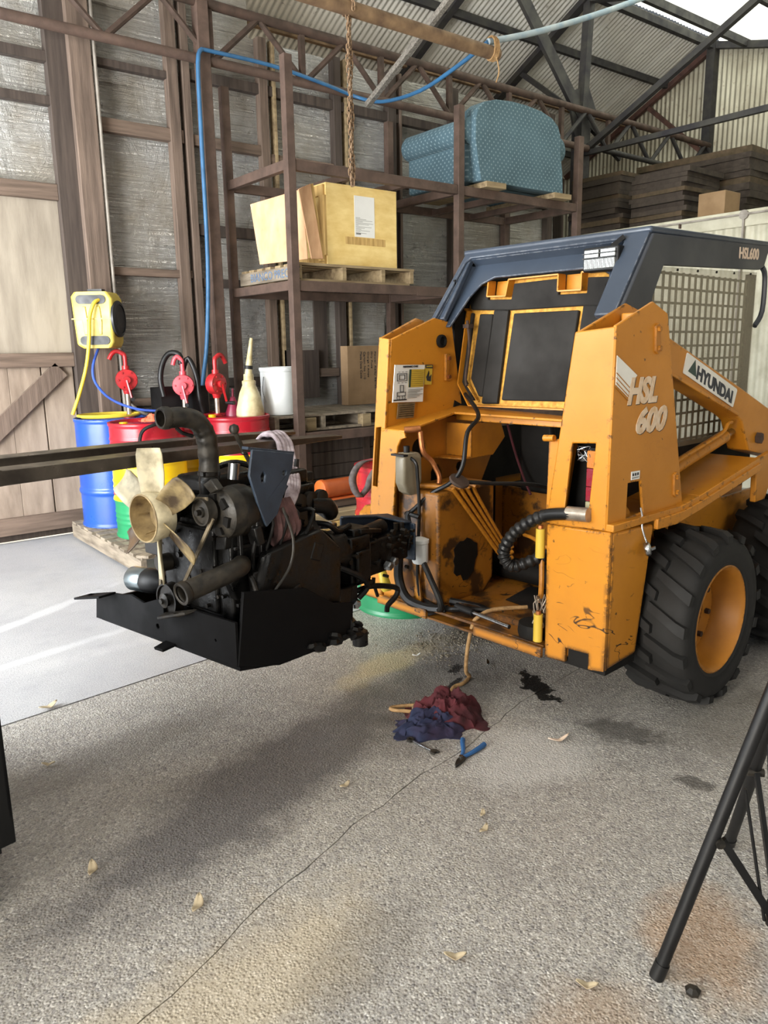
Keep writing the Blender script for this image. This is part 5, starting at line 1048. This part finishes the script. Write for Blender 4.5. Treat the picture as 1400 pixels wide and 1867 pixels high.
B().plate([(-.15, -.25, 1.26), (.07, -.25, 1.219), (.07, -.215, 1.219), (-.15, -.215, 1.26)], .010).done('bracket_flange', 'navy_steel', bk_)
B().plate([(-.06, -.25, .99), (-.06, -.17, .99), (.02, -.17, 1.1), (.03, -.25, 1.1)], .010).done('bracket_web', 'navy_steel', bk_)
# flywheel housing and pumps
B().lathe([(.16, 0), (.235, .005), (.24, .07), (.21, .10), (.13, .14), (.10, .16)], 32, (.19, .02, .745), (1, 0, 0)).done('flywheel_housing', 'engine', en, ang=40)
b = B().lathe([(.085, 0), (.098, .01), (.098, .12), (.102, .125), (.102, .14), (.092, .15), (.092, .22), (.07, .24)], 28, (.22, -.10, .745), (1, 0, -.04)); b.done('pump_drive', 'engine_grey' if 0 else 'engine', en, ang=40)
B().lathe([(.099, .118), (.104, .12), (.104, .132), (.099, .134)], 28, (.22, -.10, .745), (1, 0, -.04), cap=(False, False)).done('band_clamp', 'engine_brown', en)
b = B(); b.bb((.43, -.19, .58), (.56, -.02, .80)); b.bb((.56, -.18, .60), (.72, -.03, .76)); b.bb((.72, -.16, .62), (.86, -.04, .74)); b.bb((.47, -.17, .78), (.58, -.05, .83)); b.bb((.45, -.21, .60), (.54, -.19, .74)); b.done('hydraulic_pump', 'engine', en, bevel=.010, seg=3)
b = B(); b.cyl((.58, -.11, .78), (.74, -.10, .79), .035, n=16); b.cyl((.72, -.12, .70), (.90, -.10, .70), .05, n=18); b.cyl((.86, -.11, .70), (.88, -.11, .70), .065, n=6); b.bar((.50, -.15, .82), (.66, -.13, .79), .07, .02); stuff(b.done('pump_bodies', 'engine', en, bevel=.004))
R = random.Random(21); b = B()
for i in range(34):
    p = V((R.uniform(.43, .88), -.19+.03*R.random(), R.uniform(.58, .78))); b.cyl(p, p+V((0, -R.uniform(.01, .03), 0)), R.uniform(.006, .014), n=6)
for i in range(16):
    p = V((R.uniform(.43, .85), R.uniform(-.16, -.04), .76)); b.cyl(p, p+V((0, 0, R.uniform(.02, .05))), R.uniform(.008, .014), n=6)
stuff(b.done('pump_bolts', 'engine_brown', en))
b = B(); b.plate([(.565, .0, .845), (.565, .0, .70), (.90, .0, .65), (.90, .0, .80)], .012); b.plate([(.565, .0, .85), (.90, .0, .805), (.90, -.15, .785), (.86, -.14, .79), (.80, -.02, .812), (.565, -.02, .85)], .010); b.plate([(.90, .0, .80), (.90, -.17, .78), (.90, -.17, .60), (.90, .0, .60)], .012)
b.done('pump_guard', 'navy_steel', en, bevel=.003)
for x, y, z, d in ((.66, -.19, .635, (0, -1, -.1)), (.72, -.17, .64, (0, -1, -.1)), (.44, -.19, .515, (-.2, -1, -.2))): B().lathe([(.014, 0), (.022, .003), (.022, .028), (.016, .034)], 6, (x, y, z), d).done('hex_plug', 'steel', en, ang=20)
b = B(); b.cyl((.38, -.05, .85), (.44, -.06, .845), .018, n=6); b.cyl((.44, -.06, .845), (.47, -.06, .84), .013, n=10); b.cyl((.46, -.06, .79), (.46, -.06, .85), .014, n=8); b.cyl((.33, -.02, .86), (.36, -.02, .88), .014, n=6); lab(b.done('top_fitting', 'steel', en), 'bright hydraulic fittings on the pump')
hz_([(.30, -.05, .88), (.36, -.12, .87), (.42, -.13, .83), (.50, -.12, .84)], .012, 'engine', 'pump_hose'); hz_([(.34, -.18, .70), (.44, -.23, .64), (.5, -.22, .58), (.46, -.2, .53)], .014, 'engine', 'pump_hose')
b = B(); b.tube([(.44, -.18, .555), (.55, -.19, .56), (.66, -.20, .535), (.72, -.205, .51), (.71, -.205, .475), (.66, -.20, .445), (.65, -.2, .415)], .013, 8, 3); b.bar((.57, -.19, .55), (.575, -.19, .595), .012, .012); b.bar((.58, -.19, .55), (.60, -.19, .50), .010, .012); b.done('control_lever', 'engine', en)
B().plate(Y_([(-.2, .62), (.30, .56), (.31, .80), (.2, .90), (-.1, .86)], -.235), .05).done('side_cover', 'engine', en, bevel=.02, seg=3)
b = B(); b.bb((.36, -.2, .52), (.46, -.06, .60)); b.plate(Y_([(.30, .60), (.42, .60), (.40, .50), (.32, .42), (.24, .46)], -.15), .12); b.done('pump_mount', 'engine', en, bevel=.008)
# sling
sg_ = thing('lifting_sling', 'dirty white cloth sling looped over the near fork above the engine', 'sling', (1.40, 2.72, 0), radians(11))
for i in range(4):
    dx = i*.021-.03; wob = .004*sin(i*2.1)
    b = B(); b.tube([(.06+dx*.5, -.20, .99), (.14+dx*.7, -.16, 1.07), (.27+dx*.9, .0, 1.13), (.36+dx, .12, 1.17), (.38+dx, .158, 1.205+wob), (.38+dx, .19, 1.232), (.38+dx, .225, 1.236), (.38+dx, .262, 1.230+wob), (.375+dx, .293, 1.20), (.37+dx, .293, 1.14)], lambda t: .0115+.002*sin(t*21), 9, 5); b.done('strand', 'sling', sg_)
b = B()
for i in range(5): b.tube([(.03+.016*i-.03, -.20, 1.04), (.02+.02*i-.03, -.225, .98), (.025+.022*i-.03, -.225, .92), (.03+.014*i-.03, -.19, .87)], lambda t: .017+.006*sin(t*pi), 8, 4)
lab(b.done('oily_end', 'sling_low', sg_), 'oil-soaked end of the sling round the bracket')
# forklift
fk = thing('forklift', 'black forklift, only its two long fork tines and mast foot in view at left', 'forklift', (1.40, 2.72, 0), radians(11))
for y0 in (.175, .505):
    b = B(); xs = [(-.83, 1.228, 1.178), (-.3, 1.224, 1.178), (.3, 1.214, 1.176), (.77, 1.195, 1.180)]
    pts = [(x, t) for x, t, u in xs]+[(x, u) for x, t, u in xs[::-1]]+[(-.915, 1.172), (-.915, 1.80), (-.875, 1.80), (-.872, 1.27), (-.862, 1.24)]
    b.plate(Y_(pts, y0+.05), .11); b.done('fork_tine', 'dark_steel', fk, bevel=.004)
b = B(); b.bb((-.98, .0, 1.70), (-.92, .80, 1.80)); b.bb((-.98, .0, 1.22), (-.92, .80, 1.32)); b.bb((-1.0, .12, 1.22), (-.96, .18, 1.80)); b.bb((-1.0, .50, 1.22), (-.96, .56, 1.80)); b.done('carriage', 'fork_body', fk, bevel=.005)
for y0 in (-.03, .62):
    b = B(); b.bb((-1.10, y0, .05), (-1.01, y0+.015, 2.3)); b.bb((-1.10, y0, .12), (-1.085, y0+.08, 2.3)); b.bb((-1.025, y0, .14), (-1.01, y0+.08, 2.3)); b.bb((-1.12, y0+.02, .02), (-1.05, y0+.06, .3)); b.done('mast_rail', 'fork_body', fk, bevel=.003)
for z in (.25, 2.2): B().bb((-1.12, -.03, z), (-1.08, .70, z+.12)).done('mast_cross_member', 'fork_body', fk)
b = B(); b.bb((-2.9, -.12, .18), (-1.3, .78, .75)); b.bb((-2.95, -.12, .25), (-2.5, .78, 1.15)); b.bb((-1.45, -.12, .18), (-1.22, .78, 1.15)); b.done('body', 'fork_body', fk, bevel=.03, seg=3)
b = B()
for x, y in ((-1.4, -.05), (-1.4, .71), (-2.6, -.05), (-2.6, .71)): b.bar((x, y, 1.1), (x-.05, y, 2.1), .05, .05)
b.bb((-2.75, -.1, 2.08), (-1.35, .76, 2.13)); b.done('overhead_guard', 'fork_body', fk)
for x in (-1.45, -2.6):
    for y in (-.17, .83): B().lathe([(.12, -.08), (.24, -.09), (.26, -.06), (.26, .06), (.24, .09), (.12, .08)], 24, (x, y, .262), (0, 1, 0)).done('wheel', 'rubber', fk)
# ================================================================ FLOOR
o = cloth('workshop_rag', 'cloth_red', (2.13, 2.30, 0), 0, 'crumpled burgundy rag on the floor, the upper one of two', .21, .17, .12, 11, n=48)
o.rotation_euler = (0, 0, -.5); o = cloth('workshop_rag', 'cloth_navy', (2.0, 2.275, 0), 0, 'crumpled navy and maroon rag in front of the burgundy rag', .20, .115, .07, 23, n=48); o.rotation_euler = (0, 0, -.7)
rp = thing('cord', 'tan cord trailing from the loader lip down to the rags', 'cord', (2.27, 2.43, 0))
of_ = V((2.27, 2.43, 0)); sub2 = lambda P: [V(p)-of_ for p in P]
B().tube(sub2([(2.70, 2.35, .375), (2.55, 2.43, .375), (2.475, 2.46, .345), (2.455, 2.475, .30), (2.45, 2.50, .18), (2.47, 2.53, .05), (2.50, 2.535, .012), (2.42, 2.50, .01), (2.36, 2.50, .009), (2.27, 2.43, .012), (2.20, 2.36, .02)]), .0095, 8).done('strand', 'rope', rp)
B().tube(sub2([(2.05, 2.36, .02), (2.04, 2.43, .012), (1.99, 2.50, .009), (2.0, 2.525, .009), (2.07, 2.49, .009), (2.10, 2.44, .02), (2.09, 2.37, .035), (2.12, 2.43, .03), (2.11, 2.38, .04)]), .0085, 8).done('loop', 'rope', rp)
lab(B().box((2.06-2.27, 2.425-2.43, .028), (.045, .03, .025), Mx.Rotation(.6, 3, 'Z')).done('clip', 'plate', rp, bevel=.004), 'small brass clip on the loop')
sp = thing('spanner', 'chrome combination spanner on the floor in front of the navy rag', 'spanner', (1.885, 2.185, 0), -1.50)
B().bar((-.055, 0, .006), (.055, 0, .006), .011, .006).done('shaft', 'steel', sp, bevel=.002)
B().plate([(.055, -.008, .006), (.068, -.017, .006), (.088, -.015, .006), (.078, -.006, .006), (.078, .006, .006), (.088, .015, .006), (.068, .017, .006), (.055, .008, .006)], .009).done('open_jaw', 'engine_grey', sp, bevel=.001)
B().plate(circ((-.066, 0, .006), (1, 0, 0), (0, 1, 0), .016, 16), .010, [circ((-.066, 0, .006), (1, 0, 0), (0, 1, 0), .009, 12)]).done('ring_end', 'engine_grey', sp)
pr_ = thing('pliers', 'blue-handled pliers lying open beside the rags', 'pliers', (1.935, 2.005, 0))
M['plier_blue'] = mk('blue_grip', '2b5f96', '224f80', 10, .5)
for sx, P in ((1, [(0, 0, .010), (.045, .035, .012), (.08, .075, .013), (.105, .10, .012)]), (-1, [(0, 0, .010), (.05, .0, .012), (.10, .005, .013), (.145, .015, .012)])):
    B().tube(P, lambda t: .007+.004*t, 8).done('handle', 'plier_blue', pr_)
B().plate([(.012, .010, .010), (.012, -.014, .010), (-.03, -.028, .010), (-.062, -.034, .010), (-.055, -.022, .010), (-.03, -.004, .010)], .014).done('jaws', 'engine_grey', pr_, bevel=.002)
B().cyl((0, 0, .004), (0, 0, .020), .009).done('pivot', 'steel', pr_)
# tripod stand
tp = thing('tripod_stand', 'black metal tripod stand cut off by the right edge of the frame', 'stand', (1.82, .73, 0))
ft = V((1.82, .73, 0)); H_ = V((0, 0, .92))
for q in ((1.58, .91, 0), (2.24, 1.07, 0), (1.92, .28, 0)):
    f_ = V(q)-ft; d = (H_-f_).normalized(); c = B().cyl(f_+d*.03, H_-d*.02+V((f_.x, f_.y, 0)).normalized()*.03, .0165, n=16).done('leg', 'black', tp)
    B().cyl(f_, f_+d*.045, .0190, n=16).done('rubber_foot', 'hose', c)
    k = f_+(H_-f_)*.43; kk = V((k.x, k.y, 0)).normalized(); bq = V((kk.x*.02, kk.y*.02, .18))
    b = B(); b.bar(k-kk*.012, bq, .012, .020); b.done('brace', 'black', tp)
    n_ = kk.cross(V((0, 0, 1))); lab(B().cyl(k-n_*.022, k+n_*.022, .012, n=12).done('brace_pivot', 'engine_grey', tp), 'riveted pivot collar')
    b = B(); k2 = f_+(H_-f_)*.58; b.cyl(k2-kk*.014, bq+kk*.012-V((0, 0, .02)), .0042, n=8); b.done('stay_rod', 'black', tp)
B().cyl((0, 0, .15), (0, 0, 1.5), .0175, n=16).done('column', 'black', tp); B().lathe([(.018, 0), (.026, .006), (.026, .07), (.02, .08)], 16, (0, 0, .14)).done('lower_collar', 'black', tp); B().lathe([(.025, 0), (.05, .01), (.05, .07), (.025, .09)], 18, (0, 0, .86)).done('hub', 'black', tp)
# leaves and litter
LV = [(.578, 2.258, 1.2, 'pale curled leaf in the dark floor band at the left', .075, 'leaf'), (.768, 1.899, .9, 'dry leaf on the sunlit floor at lower left', .075, 'leaf'), (1.411, .999, -.9, 'dry leaf near the foot of the tripod', .055, 'leaf'), (1.675, 1.621, .3, 'small dry leaf right of the crack, nearer us of two', .05, 'leaf'), (1.735, 1.688, .6, 'small dry leaf right of the crack, the farther of two', .04, 'leaf'), (1.469, 2.139, .2, 'pale sliver of leaf on the floor left of the spanner', .05, 'leaf'), (2.346, 1.85, -.3, 'thin pinkish strip on the floor right of the pliers', .10, 'cream_print'), (1.217, 1.279, -.7, 'dry leaf on the floor at lower centre', .06, 'leaf'), (.793, 3.545, .3, 'dry leaf lying along the slab joint at left', .09, 'leaf'), (.646, 3.013, -.5, 'tiny curled leaf near the left edge of the floor', .05, 'leaf'), (2.479, 2.909, -.2, 'short white stick on the floor between engine and loader', .05, 'paper'), (2.688, 2.59, .8, 'bright scrap of metal on the floor under the loader lip', .07, 'steel')]
for x, y, a, l, s_, m in LV:
    b = B(); g = []
    for k in range(9):
        u = k/8*2-1; hw = max(.0006, .19*s_*(1-u*u)**.8)*(1 if m == 'leaf' else .5); zc = .004+.010*s_/.06*u*u+.004*abs(sin(u*3))
        g.append([b.bm.verts.new((u*s_/2, hw*q+.08*s_*u*u, zc+.005*q*q+.0015)) for q in (-1, -.4, .4, 1)])
    for k in range(8):
        for j in range(3): b.face([g[k][j], g[k+1][j], g[k+1][j+1], g[k][j+1]])
    o = b.done('dry_leaf' if m == 'leaf' else 'floor_scrap', m, ang=80, loc=(x, y, 0)); o.rotation_euler = (0, 0, a); md = o.modifiers.new('thick', 'SOLIDIFY'); md.thickness = .0015; md.offset = 1
    tag(o, l, 'leaf' if m == 'leaf' else 'scrap', 'dry leaves on the floor' if m == 'leaf' else None)
o = B().lathe([(.001, 0), (.018, .003), (.02, .012), (.009, .02), (.001, .021)], 7, ax=(0, 0, 1)).done('pebble', 'engine_grey', ang=20, loc=(1.604, .823, 0)); tag(o, 'dark pebble on the floor beside the tripod foot', 'pebble')
R = random.Random(6); M['grit'] = mk('pale_grit', '8f8775', '5d574c', 60, .9)
b = B()
for i in range(420):
    x, y = R.gauss(2.72, .14), R.gauss(2.95, .10); s_ = R.uniform(.003, .0085); b.box((x, y, s_*.3), (s_, s_*R.uniform(.6, 1.4), s_*.7), Mx.Rotation(R.random()*3, 3, 'Z'))
o = stuff(b.done('floor_grit', 'engine_grey' if 0 else 'grit', ang=0)); tag(o, 'scattered gritty debris on the floor under the loader lip', 'debris')
